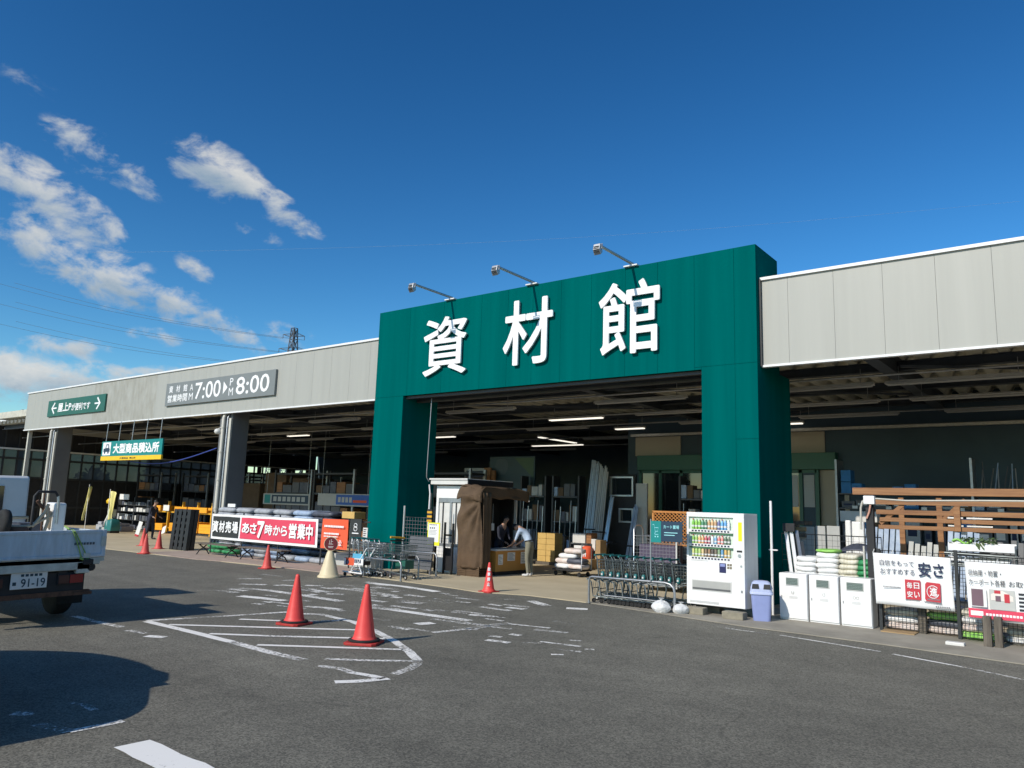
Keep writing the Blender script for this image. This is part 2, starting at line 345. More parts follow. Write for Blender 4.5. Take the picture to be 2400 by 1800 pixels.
M['strap'] = mat('green_strap', (.22, .36, .09), .7, var=.2, sc=20)
M['car_paint'] = mat('pale_blue_car_paint', (.36, .47, .60), .22, .2, var=.03)
M['rust'] = mat('rusty_steel', (.10, .05, .03), .8, var=.4, sc=14)
M['tan_paint'] = mat('tan_painted_tube', (.42, .34, .24), .5, var=.15, sc=8)
M['teal_plastic'] = mat('teal_plastic', (.02, .16, .16), .45, var=.1)
M['wire'] = mat('chrome_wire', (.42, .44, .45), .35, .8, var=.1)
M['sack_grey'] = mat('grey_paper_sack', (.24, .255, .29), .65, sc=7, col2=(.40, .42, .45), bump=.4, bsc=12)
M['sack_blue'] = mat('blue_grey_sack', (.22, .30, .44), .6, sc=7, col2=(.38, .47, .60), bump=.4, bsc=12)
M['sack_dark'] = mat('dark_plastic_sack', (.045, .05, .07), .5, sc=7, col2=(.09, .10, .13), bump=.4, bsc=12)
M['sack_white'] = mat('white_woven_sack', (.74, .74, .73), .6, sc=7, col2=(.82, .82, .81), bump=.4, bsc=12)
M['sack_beige'] = mat('beige_striped_sack', (.50, .46, .34), .6, sc=4, stretch=(6, 1, 1), col2=(.72, .69, .58), bump=.4, bsc=12)
M['sack_pink'] = mat('pinkish_printed_sack', (.60, .46, .40), .6, sc=7, col2=(.74, .68, .64), bump=.4, bsc=12)
M['sack_green'] = mat('green_woven_sack', (.02, .20, .07), .6, sc=9, col2=(.06, .33, .13), bump=.4, bsc=14)
M['sack_lime'] = mat('lime_printed_sack', (.20, .55, .06), .6, sc=9, col2=(.40, .68, .20), bump=.4, bsc=14)
M['polybag'] = mat('translucent_white_bag', (.60, .60, .59), .5, sc=9, col2=(.78, .78, .77), bump=.9, bsc=22, bdist=.02)
M['block'] = mat('concrete_block', (.24, .215, .16), .9, var=.2, sc=12, bump=.4, bsc=60)
M['skin'] = mat('skin', (.46, .27, .19), .6, var=.08)
M['hair'] = mat('black_hair', (.010, .009, .009), .6, var=.3)
M['shirt_blue'] = mat('light_blue_shirt', (.38, .47, .60), .8, var=.08, sc=6)
M['khaki'] = mat('khaki_trousers', (.20, .19, .14), .85, var=.1, sc=6)
M['navy_cloth'] = mat('navy_workwear', (.022, .026, .045), .85, var=.2, sc=6)
M['shoe'] = mat('pale_shoe', (.5, .5, .5), .6)
M['leaf'] = mat('tree_leaves', (.035, .07, .02), .7, sc=1.2, col2=(.09, .13, .04))
M['bark'] = mat('tree_bark', (.09, .07, .05), .9, var=.3)
M['tube_lit'] = mat('lit_fluorescent_tube', (1, .95, .84), .5, var=0, emit=1.1)
M['tube_off'] = mat('unlit_fluorescent_tube', (.45, .46, .45), .4, var=.03)
M['wire_far'] = mat('power_cable', (.05, .06, .07), .6)
M['pylon'] = mat('pylon_steel', (.12, .13, .15), .6, .3)
M['blue_carton'] = mat('blue_printed_carton', (.03, .17, .40), .7, var=.2, sc=6)
M['slate_panel'] = mat('grey_slatted_board', (.10, .105, .115), .6, var=.12)
M['panel_board'] = mat('pale_grey_board', (.42, .43, .42), .7, var=.05)
def clear_glass():
    m = bpy.data.materials.new('translucent_polycarbonate'); m.use_nodes = True
    nt = m.node_tree; N = nt.nodes; L = nt.links; N.remove(N['Principled BSDF'])
    o = N['Material Output']; a = N.new('ShaderNodeBsdfTransparent'); a.inputs[0].default_value = (.34, .37, .39, 1)
    b = N.new('ShaderNodeBsdfTranslucent'); b.inputs[0].default_value = (.20, .22, .23, 1)
    mx = N.new('ShaderNodeMixShader'); mx.inputs[0].default_value = .45; L.new(a.outputs[0], mx.inputs[1]); L.new(b.outputs[0], mx.inputs[2]); L.new(mx.outputs[0], o.inputs[0])
    return m
M['poly'] = clear_glass()
def flat(name, r, g, b, rough=.5): 
    if name not in M: M[name] = mat(name, S(r, g, b), rough, var=.06)
    return M[name]
# ================================================================ the setting
tag(MB().quad((-700, -500, 0), (600, -500, 0), (600, 900, 0), (-700, 900, 0)).build('parking_lot', M['asphalt']), kind='structure')
apron = [(-60, 11.5), (-24, 11.35), (-20, 11.45), (-16, 11.75), (-12.6, 11.92), (-10.5, 11.75), (-9.62, 11.6), (-8.7, 11.95), (-7.38, 11.92), (-5.91, 11.66), (-5.11, 11.5), (-4.26, 11.36), (-3.65, 11.35), (-2.37, 11.3), (-.94, 11.1), (9, 10.4), (9, 34), (-60, 34)]
tag(MB().prism(apron, (0, 0, 0), X, Y, -.08, .012).build('entrance_pavement', M['concrete']), kind='structure')
pave = [(-22.2, 11.5), (-19.2, 11.38), (-17.4, 11.75), (-14.2, 11.75), (-12.9, 12.05), (-12.9, 13.3), (-22.2, 13.3)]
tag(MB().prism(pave, (0, 0, 0), X, Y, .005, .018).build('brick_paving', M['brick_paving']), kind='structure')

strip_ = [(-7.40, 11.90), (-5.91, 11.62), (-5.11, 11.46), (-4.26, 11.3), (-3.65, 11.27), (-2.37, 11.2), (-.94, 11.0), (9, 10.3), (9, 13.95), (-5.2, 13.95), (-5.6, 12.9), (-7.36, 12.9)]
tag(MB().prism(strip_, (0, 0, 0), X, Y, .004, .0165).build('shopfront_strip', M['grey_strip']), kind='structure')

def markings():
    b = MB(); wear = []
    def strip(pts, w, wr):
        w *= .95; wr += .035
        p = [Vector((*q, .005)) for q in pts]
        fine = []
        for i in range(len(p)-1):
            n = max(1, int((p[i+1]-p[i]).length/.12))
            fine += [p[i].lerp(p[i+1], k/n) for k in range(n)]
        fine.append(p[-1]); L_, R_ = [], []
        for i, q in enumerate(fine):
            d = (fine[min(i+1, len(fine)-1)]-fine[max(i-1, 0)]).normalized(); s = Vector((-d.y, d.x, 0))*w/2
            j = .10*w
            L_.append(q+s*(1+random.uniform(-.07, .07))); R_.append(q-s*(1+random.uniform(-.07, .07)))
        n = len(fine); b.add(L_+R_, [(n+i, n+i+1, i+1, i) for i in range(n-1)]); wear.extend([wr]*(2*n))
    A = .11
    strip([(-9.99, 5.35), (-9.1, 5.34), (-8.0, 5.3)], .13, .30); strip([(-8.0, 5.3), (-7.09, 5.24), (-6.62, 5.25)], .13, .50)
    strip([(-10.99, 4.89), (-10.38, 4.88), (-9.74, 4.91)], A, .5); strip([(-9.46, 4.84), (-9.12, 4.9)], A, .52); strip([(-8.96, 4.81), (-8.74, 4.92)], .14, .42)
    strip([(-10.04, 5.37), (-9.9, 5.91), (-9.76, 6.46), (-9.60, 7.26)], A, .45)
    strip([(-9.42, 6.34), (-8.97, 6.66)], .1, .38); strip([(-8.75, 6.84), (-8.47, 7.27)], .1, .46)
    strip([(-9.57, 5.42), (-8.73, 6.1), (-7.7, 6.94)], .1, .30); strip([(-8.64, 5.42), (-7.99, 5.89), (-7.0, 6.74)], .1, .34)
    strip([(-7.65, 5.4), (-7.02, 5.89), (-6.36, 6.4)], .095, .34); strip([(-6.53, 5.44), (-6.14, 5.73), (-5.8, 6.05)], .09, .46)
    strip([(-6.3, 5.17), (-6.07, 5.24), (-5.87, 5.22)], .1, .5); strip([(-5.87, 5.2), (-5.61, 5.24), (-5.44, 5.24)], .1, .38); strip([(-5.64, 4.83), (-5.51, 5.02), (-5.42, 5.28)], .12, .36)
    strip([(-9.45, 7.18), (-9.12, 7.46), (-8.3, 7.35)], .12, .42); strip([(-8.3, 7.35), (-7.6, 7.08), (-6.82, 6.71), (-6.21, 6.35), (-5.82, 6.08)], .115, .42)
    strip([(-5.82, 6.08), (-5.70, 5.95), (-5.58, 5.72), (-5.51, 5.44)], .11, .48)
    # worn-out lettering and lane strokes in the driving lane
    for pts, w, wr in [([(-12.8, 7.72), (-12.52, 7.99), (-12.1, 8.02)], .2, .52), ([(-12.68, 8.48), (-12.12, 8.68), (-11.41, 8.7), (-10.1, 8.68)], .2, .46), ([(-11.66, 7.81), (-11.22, 7.92), (-10.69, 8.0)], .22, .42),
                       ([(-9.93, 7.82), (-9.65, 7.97), (-9.33, 7.99)], .17, .42), ([(-11.84, 9.9), (-11.1, 9.99), (-10.12, 9.91)], .22, .52), ([(-9.27, 8.54), (-8.84, 8.62), (-8.17, 8.63), (-7.3, 8.65)], .2, .42),
                       ([(-6.95, 7.5), (-6.88, 7.84), (-6.8, 8.88)], .12, .45), ([(-7.58, 7.85), (-7.51, 8.11)], .2, .40), ([(-12.09, 11.09), (-11.19, 11.17), (-10.14, 11.03)], .22, .34), ([(-12.41, 9.74), (-12.14, 9.93)], .2, .5),
                       ([(-13.42, 9.94), (-13.33, 10.24)], .2, .5), ([(-9.51, 9.37), (-9.06, 9.5)], .16, .52), ([(-11.07, 9.16), (-10.82, 9.34)], .16, .5), ([(-9.33, 9.94), (-8.83, 9.98)], .16, .55), ([(-10.72, 7.42), (-10.52, 7.47)], .14, .5),
                       ([(-8.17, 11.32), (-7.58, 10.97)], .2, .46), ([(-8.15, 10.51), (-7.67, 10.6)], .16, .54), ([(-8.22, 10.0), (-7.59, 9.98)], .16, .5), ([(-7.73, 9.14), (-7.3, 9.27)], .16, .46), ([(-6.82, 8.0), (-6.85, 8.58), (-6.78, 8.92)], .14, .47),
                       ([(-7.2, 10.98), (-6.9, 11.16)], .22, .32), ([(-6.22, 8.72), (-6.02, 8.78)], .12, .42), ([(-6.3, 7.86), (-6.14, 7.9)], .12, .5), ([(-5.72, 7.79), (-5.54, 7.9)], .1, .5), ([(-5.05, 7.41), (-4.94, 7.5)], .07, .42), ([(-5.21, 7.71), (-4.9, 7.8)], .09, .5),
                       ([(-5.43, 8.37), (-5.3, 8.44)], .07, .48), ([(-4.97, 7.98), (-4.87, 8.04)], .07, .5), ([(-9.0, 9.0), (-8.2, 9.12)], .2, .60), ([(-10.3, 9.3), (-9.8, 9.5)], .2, .60), ([(-6.5, 9.6), (-5.9, 9.5)], .12, .62), ([(-11.6, 10.5), (-10.6, 10.6)], .2, .58),
                       ([(-6.18, 11.27), (-5.47, 11.2)], .07, .62), ([(-13.3, 8.9), (-12.9, 9.2)], .2, .52), ([(-14.2, 9.4), (-13.9, 9.8)], .2, .56), ([(-14.8, 10.4), (-14.0, 10.5)], .14, .58)]:
        strip(pts, w, wr)
    rnd = random.Random(11)
    for i in range(70):
        x = rnd.uniform(-13, -5.6); y = rnd.uniform(7.4, 11.2)
        if x > -7.5 and y > 9.5: continue
        l = rnd.uniform(.15, .6); a = rnd.uniform(-.05, .25)
        strip([(x, y), (x+l*.5, y+l*.5*a), (x+l, y+l*a)], rnd.choice((.08, .12, .17)), rnd.uniform(.44, .56))
    # edge line along the shop front on the right
    strip([(-4.67, 11.02), (-4.31, 10.96), (-3.81, 10.93)], .06, .58); strip([(-3.68, 10.95), (-3.2, 10.84), (-2.34, 10.63)], .055, .46); strip([(-2.19, 10.56), (-1.38, 10.26)], .06, .40); strip([(-1.38, 10.26), (-.82, 9.97), (0.5, 9.4)], .06, .5)
    # bay line beside the parked car, and the block mark at the near edge
    strip([(-6.46, 2.52), (-6.34, 2.62)], .1, .50); strip([(-6.49, 2.93), (-6.35, 2.98), (-6.15, 2.96)], .07, .53); strip([(-6.06, 2.53), (-5.72, 2.60)], .1, .52); strip([(-5.72, 2.60), (-5.72, 2.77), (-5.72, 2.97)], .08, .44)
    strip([(-5.17, 2.76), (-4.75, 2.745), (-4.1, 2.74)], .25, .26)
    o = b.build('road_markings', M['paint']); tag(o, kind='structure')
    at = o.data.attributes.new('wear', 'FLOAT', 'POINT'); at.data.foreach_set('value', wear)
markings()

# ================================================================ the store building
B = thing('store_building', 'long beige home improvement store with teal green entrance portal and open covered yard', 'store building', (-10, 14, 0))
B.location = (0, 0, 0)
# fascia: panels with narrow joints on a backing
def fascia_run(x0, x1, seams, m, name='fascia'):
    b = MB(); b.slot(1).box(x0, 14.03, 4.40, x1, 14.3, 6.0); b.slot(0)
    xs = [x0]+[s for s in seams if x0+.1 < s < x1-.1]+[x1]
    for i in range(len(xs)-1):
        a, c = xs[i]+.0018, xs[i+1]-.0018
        st = 2 if c < -26.5 and c > -31.2 else 0
        b.slot(st).box(a, 14.0, 4.385, c, 14.028, 6.02)
    return b.build(name, [m, M['dark_steel'], M['fascia_dirty']], B, bevel=.0012)
fascia_run(-38.5, -15.2, [-38.5+.812*i for i in range(30)], M['fascia'])
fascia_run(-4.95, 9, [-4.42+.81*i for i in range(18)], M['fascia'])
for x0, x1 in ((-38.55, -15.2), (-4.93, 9)):
    MB().box(x0, 13.955, 6.02, x1, 14.4, 6.075).build('parapet_cap', M['white_trim'], B)
    MB().box(x0, 13.97, 4.345, x1, 14.08, 4.385).build('fascia_trim', M['white_trim'], B)
MB().box(-38.53, 14.0, 4.36, -38.5, 34, 6.03).build('fascia', M['fascia'], B)
MB().box(-4.94, 13.93, 4.36, -4.905, 14.2, 6.04).build('corner_strip', M['dark_steel'], B)

# entrance portal
def portal():
    x0, x1, i0, i1, yf, zt, zo = -15.25, -4.94, -14.19, -6.04, 13.8, 6.70, 4.37
    b = MB()
    b.slot(1)
    b.box(x0+.01, yf+.02, zo+.01, x1-.01, 15.0, zt-.01); b.box(x0+.01, yf+.02, 0, i0-.01, 15.08, zo+.01); b.box(i1+.01, yf+.02, 0, x1-.01, 15.6, zo+.01)
    b.slot(0)
    xs = [x0, -14.08, -12.9, -11.66, -10.85, -10.13, -9.35, -8.56, -7.73, -6.98, -6.18, -5.37, x1]
    g = .0022
    for i in range(len(xs)-1):
        a, c = xs[i]+g, xs[i+1]-g
        lo = zo
        if i == 0:
            b.box(a, yf, 4.37+g, c, yf+.03, zt); continue
        if i == len(xs)-2 or i == len(xs)-3:
            b.box(a, yf, 4.42+g, c, yf+.03, zt)
            if i == len(xs)-3: b.box(i1, yf, 0, c, yf+.03, 4.42-g)
            else:
                b.box(a, yf, 0, c, yf+.03, 3.0-g); b.box(a, yf, 3.0+g, c, yf+.03, 4.42-g)
            if i == len(xs)-3: b.box(a, yf, zo, i1-g, yf+.03, 4.42-g)
            continue
        b.box(a, yf, zo, c, yf+.03, zt)
    b.box(x0, yf, 0, -14.19, yf+.03, 4.37-g)
    # cheeks and soffit
    b.box(x1-.012, yf+.03, 0, x1, 15.62, 4.37); b.box(x1-.012, yf+.03, 4.37+g, x1, 15.02, zt)
    b.box(x0, yf+.03, 0, x0+.012, 15.1, zt)
    b.box(i0-.012, yf+.03, 0, i0, 15.1, zo); b.box(i1, yf+.03, 0, i1+.012, 15.62, zo)
    b.box(x0, yf+.03, zt-.012, x1, 15.02, zt)
    b.slot(2).box(i0, yf+.10, zo-.07, i1, yf+.22, zo); b.box(i0, yf+.5, zo-.12, i1, yf+.62, zo)
    b.build('entrance_portal', [M['green'], M['green_seam'], M['dark_steel']], B, bevel=.002)
portal()

# pillars with downpipes
def pillar(x):
    p = MB().box(x-.36, 14.16, 0, x+.36, 14.78, 4.6).build('pillar', M['pillar'], B, bevel=.02)
    for dx, dy, r, m in ((.02, 14.06, .062, 'pipe'), (.2, 14.09, .028, 'grey_steel')):
        q = MB(); q.tube([(x+dx, dy+.22, 4.42), (x+dx, dy+.05, 4.36), (x+dx, dy, 4.22), (x+dx, dy, .02)], r, 10)
        for z in (.5, 1.3, 2.2, 3.1, 3.9): q.lathe([(r*1.25, -.02), (r*1.25, .02)], (x+dx, dy, z), 10)
        q.build('downpipe', M[m], p)
    MB().box(x+.26, 14.10, .02, x+.37, 14.158, 4.2).build('cable_duct', M['pipe'], p)
for x in (-22.72, -35.76): pillar(x)
MB().box(-38.35, 14.1, 0, -38.22, 14.25, 4.4).build('post', M['pipe'], B)

# roof deck (folded plate), beams, walls
def deck():
    b = MB(); n = 118; x0 = -43; pitch = .45
    prof = []
    for i in range(n): prof += [(x0+i*pitch, 4.98), (x0+i*pitch+.10, 4.98), (x0+i*pitch+.19, 4.82), (x0+i*pitch+.36, 4.82)]
    vs = [(x, 14.3, z) for x, z in prof]+[(x, 34.2, z) for x, z in prof]; k = len(prof)
    b.add(vs, [(i, k+i, k+i+1, i+1) for i in range(k-1)])
    b.box(-43, 14.3, 5.1, 10, 34.2, 5.4)
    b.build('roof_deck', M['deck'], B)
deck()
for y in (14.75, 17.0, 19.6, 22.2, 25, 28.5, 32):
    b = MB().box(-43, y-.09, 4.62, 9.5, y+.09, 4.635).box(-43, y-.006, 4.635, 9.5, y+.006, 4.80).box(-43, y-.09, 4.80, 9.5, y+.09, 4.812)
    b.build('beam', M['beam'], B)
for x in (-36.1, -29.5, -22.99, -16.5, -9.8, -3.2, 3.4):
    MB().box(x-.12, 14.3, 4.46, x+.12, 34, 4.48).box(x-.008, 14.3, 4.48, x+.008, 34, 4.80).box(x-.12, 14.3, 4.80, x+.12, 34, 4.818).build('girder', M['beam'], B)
for y, z in ((15.6, 4.30), (18.3, 4.22), (20.9, 4.28), (23.6, 4.2), (27, 4.25)):
    MB().tube([(-43, y, z), (-12.4, y, z+.02)] if y > 22 else [(-43, y, z), (8.9, y, z+.02)], .022, 6).build('conduit', M['grey_steel'], B)
for x0, x1, y0, y1 in ((-9.6, -3.4, 16.2, 20.0), (-3.4, -9.6, 20.2, 24), (-22.8, -16.7, 16.2, 20), (-16.3, -10, 16.2, 20), (-29, -23.2, 16.2, 20), (-3, 3, 16.2, 20)):
    MB().bar((x0, y0, 4.57), (x1, y1, 4.57), .05, .05).build('brace', M['beam'], B)
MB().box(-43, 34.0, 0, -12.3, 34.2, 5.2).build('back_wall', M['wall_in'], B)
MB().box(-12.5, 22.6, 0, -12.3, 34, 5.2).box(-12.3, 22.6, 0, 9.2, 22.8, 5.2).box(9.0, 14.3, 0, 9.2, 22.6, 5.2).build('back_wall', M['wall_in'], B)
# beige patches painting the lamp glow on the wall around the two automatic doors
for x0, x1, z0, z1 in ((-6.36, -5.6, 0, 2.94), (-7.3, -6.2, 3.43, 4.04), (-8.6, -7.35, 0, 4.04), (-12.2, -10.6, 3.43, 4.04)): MB().box(x0, 22.56, z0, x1, 22.6, z1).build('wall_glow_panel', M['wall_glow'], B)
MB().box(-12.3, 22.4, 4.05, 9, 22.5, 4.13).build('conduit_rail', M['grey_steel'], B)
def auto_door(x0, x1, blinds):
    d = MB().box(x0-.05, 22.3, 2.95, x1+(.55 if blinds else .05), 22.56, 3.42).build('door_header', M['sign_green'], B, bevel=.01)
    f = MB()
    n = 3
    for i in range(n+1):
        x = x0+(x1-x0)*i/n; f.box(x-.05, 22.42, 0, x+.05, 22.54, 2.95)
    f.box(x0, 22.42, 2.86, x1, 22.54, 2.95); f.box(x0, 22.42, 0, x1, 22.54, .1)
    f = f.build('automatic_door', M['sign_green'], B)
    for i in range(n):
        a = x0+(x1-x0)*i/n+.05; c = x0+(x1-x0)*(i+1)/n-.05
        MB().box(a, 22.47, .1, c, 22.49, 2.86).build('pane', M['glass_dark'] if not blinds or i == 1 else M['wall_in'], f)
        if blinds: MB().box(a+.03, 22.455, 1.9, c-.03, 22.465, 2.8).build('blind', M['pale_blind'], f)
auto_door(-7.75, -6.41, True); auto_door(-11.95, -9.8, False)
# side wall of posts and translucent sheets at the far left end
TW = thing('translucent_side_wall', 'wall of translucent panels between dark posts at the far left end of the yard', 'wall', (-43.2, 14, 0)); TW.location = (0, 0, 0)
b = MB()
for y in [14.3+.62*i for i in range(32)]: b.box(-43.2, y-.035, 0, -43.1, y+.035, 4.9)
for z in (.9, 2.35, 3.28, 3.74): b.box(-43.22, 14.3, z-.05, -43.08, 34, z+.05)
b.build('frame', M['dark_steel'], TW)
MB().box(-43.07, 14.3, 3.70, -43.0, 34, 3.78).build('rail', M['white_trim'], TW)
MB().box(-43.16, 14.3, 2.35, -43.14, 28.4, 3.7).box(-43.16, 28.4, 2.35, -43.14, 34, 3.28).build('translucent_sheet', M['poly'], TW)
MB().box(-43.17, 14.3, 0, -43.13, 34, 2.35).build('base_panel', M['chassis'], TW)
MB().box(-43.17, 14.3, 3.74, -43.13, 34, 4.95).build('top_panel', M['chassis'], TW)
b = MB()
for y0, y1 in ((28.4, 28.7), (29.4, 29.7), (30.5, 31.1), (31.7, 32.3), (33.2, 34)): b.box(-43.17, y0, 3.3, -43.13, y1, 3.72)
b.build('blind_panel', M['chassis'], TW)

# neighbouring shed roof beyond the left end
NS = thing('neighbouring_shed', 'low pitched shed roof with white edge beyond the left end of the store', 'shed', (-50, 18, 0)); NS.location = (0, 0, 0)
MB().prism([(-62, 5.1), (-50.2, 6.2), (-50.2, 6.42), (-62, 5.32)], (0, 18, 0), X, Z, -14, 0).build('roof', M['fascia'], NS)
MB().prism([(-62, 4.85), (-50.2, 5.95), (-50.2, 6.19), (-62, 5.09)], (0, 18, 0), X, Z, -.15, .02).build('roof_edge', M['white_trim'], NS)
MB().box(-62, 31.8, 0, -50.2, 32, 5).build('wall', M['wall_in'], NS)
for x in (-61, -56, -50.6): MB().box(x-.1, 18.3, 0, x+.1, 18.5, 5.1+(x+62)*.093).build('post', M['dark_steel'], NS)
# ================================================================ lettering and signs on the facade
for ch, x0, x1, z0, z1, lab in (('資', -13.47, -12.03, 4.79, 6.27, 'large white raised character above the left part of the green portal opening'),
                                ('材', -10.9, -9.51, 4.83, 6.36, 'large white raised character above the middle of the green portal opening'),
                                ('館', -8.32, -6.89, 4.82, 6.38, 'large white raised character above the right part of the green portal opening')):
    b = MB().text(ch, (0, 13.735, 0), X, Z, x0, z0, x1, z1, d=0, bold=.0125, ext=.05, thick=.022)
    tag(b.build('sign_character', M['white_letter']), lab, 'sign lettering', 'raised characters on the green portal')

def flood(x, lab):
    t = thing('floodlight', lab, 'floodlight', (x, 13.85, 6.70), 0, 'floodlights on top of the green portal')
    MB().box(-.16, -.12, .0, .16, .12, .025).build('base_plate', M['white_trim'], t)
    MB().tube([(0, .02, .02), (0, 0, .07), (0, -1.36, .075)], .03, 8).build('arm', M['grey_steel'], t)
    b = MB(); b.slot(0).prism([(-.03, .06), (.05, .02), (.07, -.10), (.0, -.16), (-.06, -.06)], (-.075, -1.43, .02), (0, 1, 0), Z, 0, .15)
    b.slot(1).quad((-.065, -1.385, .01), (.065, -1.385, .01), (.065, -1.37, -.08), (-.065, -1.37, -.08))
    h = b.build('lamp_head', [M['grey_steel'], M['lamp_white']], t, bevel=.006)
    MB().tube([(-.09, -1.42, -.02), (-.09, -1.40, .08), (.09, -1.40, .08), (.09, -1.42, -.02)], .010, 6).build('yoke', M['grey_steel'], h)
    for k in range(4): MB().box(-.06, -1.50-.0*k, -.09+.035*k, .06, -1.46, -.085+.035*k).build('cooling_fin', M['dark_steel'], h)
flood(-12.68, 'arm floodlight above the left white character'); flood(-10.15, 'arm floodlight above the middle white character'); flood(-7.58, 'arm floodlight above the right white character')

# sign: rooftop parking
t = thing('direction_sign', 'green sign with white arrows pointing left and right, mounted on the beige fascia', 'sign', (-33.5, 13.95, 4.84)); t.location = (0, 0, 0)
MB().box(-36.1, 13.93, 4.85, -30.88, 13.995, 5.54).build('sign_board', M['sign_green'], t, bevel=.006)
O = (-36.1, 13.93, 4.85); b = MB()
b.text('屋上P', O, X, Z, 1.02, .16, 2.28, .54, bold=.03); b.text('が便利です', O, X, Z, 2.32, .15, 3.98, .46, bold=.025); b.build('lettering', M['white_letter'], t)
for x0, sg in ((.38, 1), (4.86, -1)):
    b = MB().prism([(0, .345), (sg*.26, .60), (sg*.34, .56), (sg*.145, .375), (sg*.5, .375), (sg*.5, .315), (sg*.145, .315), (sg*.34, .13), (sg*.26, .09)][::sg], (O[0]+x0, O[1], O[2]), X, Z, .002, .006)
    b.build('arrow', M['white_letter'], t)

# sign: opening hours
t = thing('opening_hours_sign', 'grey sign with white opening hours on the beige fascia left of the portal', 'sign')
MB().box(-26.3, 13.92, 4.78, -19.9, 13.995, 5.58).build('sign_board', M['sign_grey'], t, bevel=.006)
O = (-26.3, 13.92, 4.78); b = MB()
for i, ch in enumerate('資材館'): b.text(ch, O, X, Z, .22+i*.47, .45, .47+i*.47, .70, bold=.02)
for i, ch in enumerate('営業時間'): b.text(ch, O, X, Z, .17+i*.33, .11, .46+i*.33, .38, bold=.02)
b.text('A', O, X, Z, 1.58, .45, 1.78, .68, bold=0); b.text('M', O, X, Z, 1.56, .13, 1.80, .37, bold=0)
b.text('P', O, X, Z, 3.98, .46, 4.16, .70, bold=0); b.text('M', O, X, Z, 3.95, .13, 4.19, .38, bold=0)
b.text('7:00', O, X, Z, 1.93, .13, 3.47, .70, bold=.015); b.text('8:00', O, X, Z, 4.35, .13, 6.12, .70, bold=.015)
b.prism([(3.62, .2), (3.86, .41), (3.62, .62)], O, X, Z, .002, .006)
b.build('lettering', M['white_letter'], t)

# hanging sign of the loading bay
t = thing('hanging_sign', 'teal hanging sign with yellow lower stripe and white lettering below the fascia', 'sign')
b = MB(); b.slot(0).box(-30.58, 13.88, 3.06, -26.1, 13.94, 3.63); b.slot(1).box(-30.58, 13.875, 2.90, -26.1, 13.942, 3.06)
b.build('sign_board', [M['sign_teal'], M['yellow']], t, bevel=.004)
O = (-30.58, 13.88, 3.06); b = MB(); b.slot(0).text('大型商品積込所', O, X, Z, .92, .09, 4.28, .47, bold=.045)
b.rect(O, X, Z, .1, .04, .72, .53, .004); b.slot(1)
b.prism([(.17, .30), (.30, .30), (.36, .46), (.56, .46), (.62, .30), (.66, .28), (.66, .17), (.17, .17)], O, X, Z, .005, .008)
b.slot(0).prism([(.38, .32), (.54, .32), (.52, .42), (.40, .42)], O, X, Z, .008, .01); b.slot(1)
for cx in (.28, .55): b.lathe([(.055, .005), (.055, .009)], (O[0]+cx, O[1], O[2]+.15), 12, NY)
b.slot(2).text('大型商品', O, X, Z, 1.5, -.115, 2.15, -.05, bold=.02, d=.008); b.text('積込所', O, X, Z, 2.25, -.115, 2.7, -.05, bold=.02, d=.008)
b.build('lettering', [M['white_letter'], M['sign_navy'], M['ink']], t)
for k in range(5): MB().tube([(-30.35+1.0*k, 13.91, 3.63), (-30.35+1.0*k, 13.93, 4.36)], .016, 6).build('hanger_rod', M['grey_steel'], t)

# security camera on the pillar
t = thing('security_camera', 'small white dome camera on the left pillar beside the pipes', 'camera', (-22.86, 13.98, 3.77))
MB().lathe([(.02, -.09), (.09, -.07), (.12, 0), (.1, .06), (.05, .09)], (0, 0, 0), 14).build('dome', M['offwhite'], t)
MB().tube([(0, 0, .08), (.02, .1, .14), (.06, .2, .14)], .02, 6).build('bracket', M['offwhite'], t)
t = MB().tube([(-30.2+i*.5, 14.2, 3.05-.35*math.sin(math.pi*i/13.6)+.012*i) for i in range(15)], .018, 6).build('rope', mat('blue_rope', (.03, .06, .3), .7))
tag(t, 'blue rope sagging between hanging sign and left pillar', 'rope')

# ceiling lights
def ceil_light(x, y, z, L_, lit, lab, nx=True):
    t = thing('ceiling_light', lab, 'ceiling light', (x, y, z), 0 if nx else math.pi/2, 'lit ceiling tube lights' if lit else 'unlit ceiling tube lights')
    b = MB(); b.prism([(-.09, 0), (.09, 0), (.05, .06), (-.05, .06)], (-L_/2, 0, 0), Y, Z, 0, L_); b.build('fixture_body', M['offwhite'], t)
    for d in (-.05, .05): MB().tube([(-L_/2+.04, d, -.018), (L_/2-.04, d, -.018)], .016, 6).build('tube', M['tube_lit' if lit else 'tube_off'], t)
    for d in (-.4, .4): MB().tube([(d*L_, 0, .06), (d*L_, 0, .35)], .008, 5).build('hanger', M['grey_steel'], t)
for x, y, L_, lab in ((-12.2, 18.9, 1.9, 'lit tube light seen inside the green portal, nearest to its upper right'), (-12.0, 21.8, 1.1, 'lit tube light deep inside the green portal near the door header'), (-20.4, 22.0, 1.5, 'lit tube light just right of the inner left portal pillar'),
                   (-7.1, 22.2, .9, 'lit tube light close to the right portal pillar in the right bay'), (-18.0, 26.5, 2.6, 'lit tube light farthest back in the portal opening'), (-16.6, 24.5, 2.6, 'lit tube light far back, slanting behind the kiosk roof'), (-26.0, 19.5, 1.4, 'lit tube light in the bay left of the portal')):
    ceil_light(x, y, 4.26, L_, True, lab, nx='slanting' not in lab)
k = 0
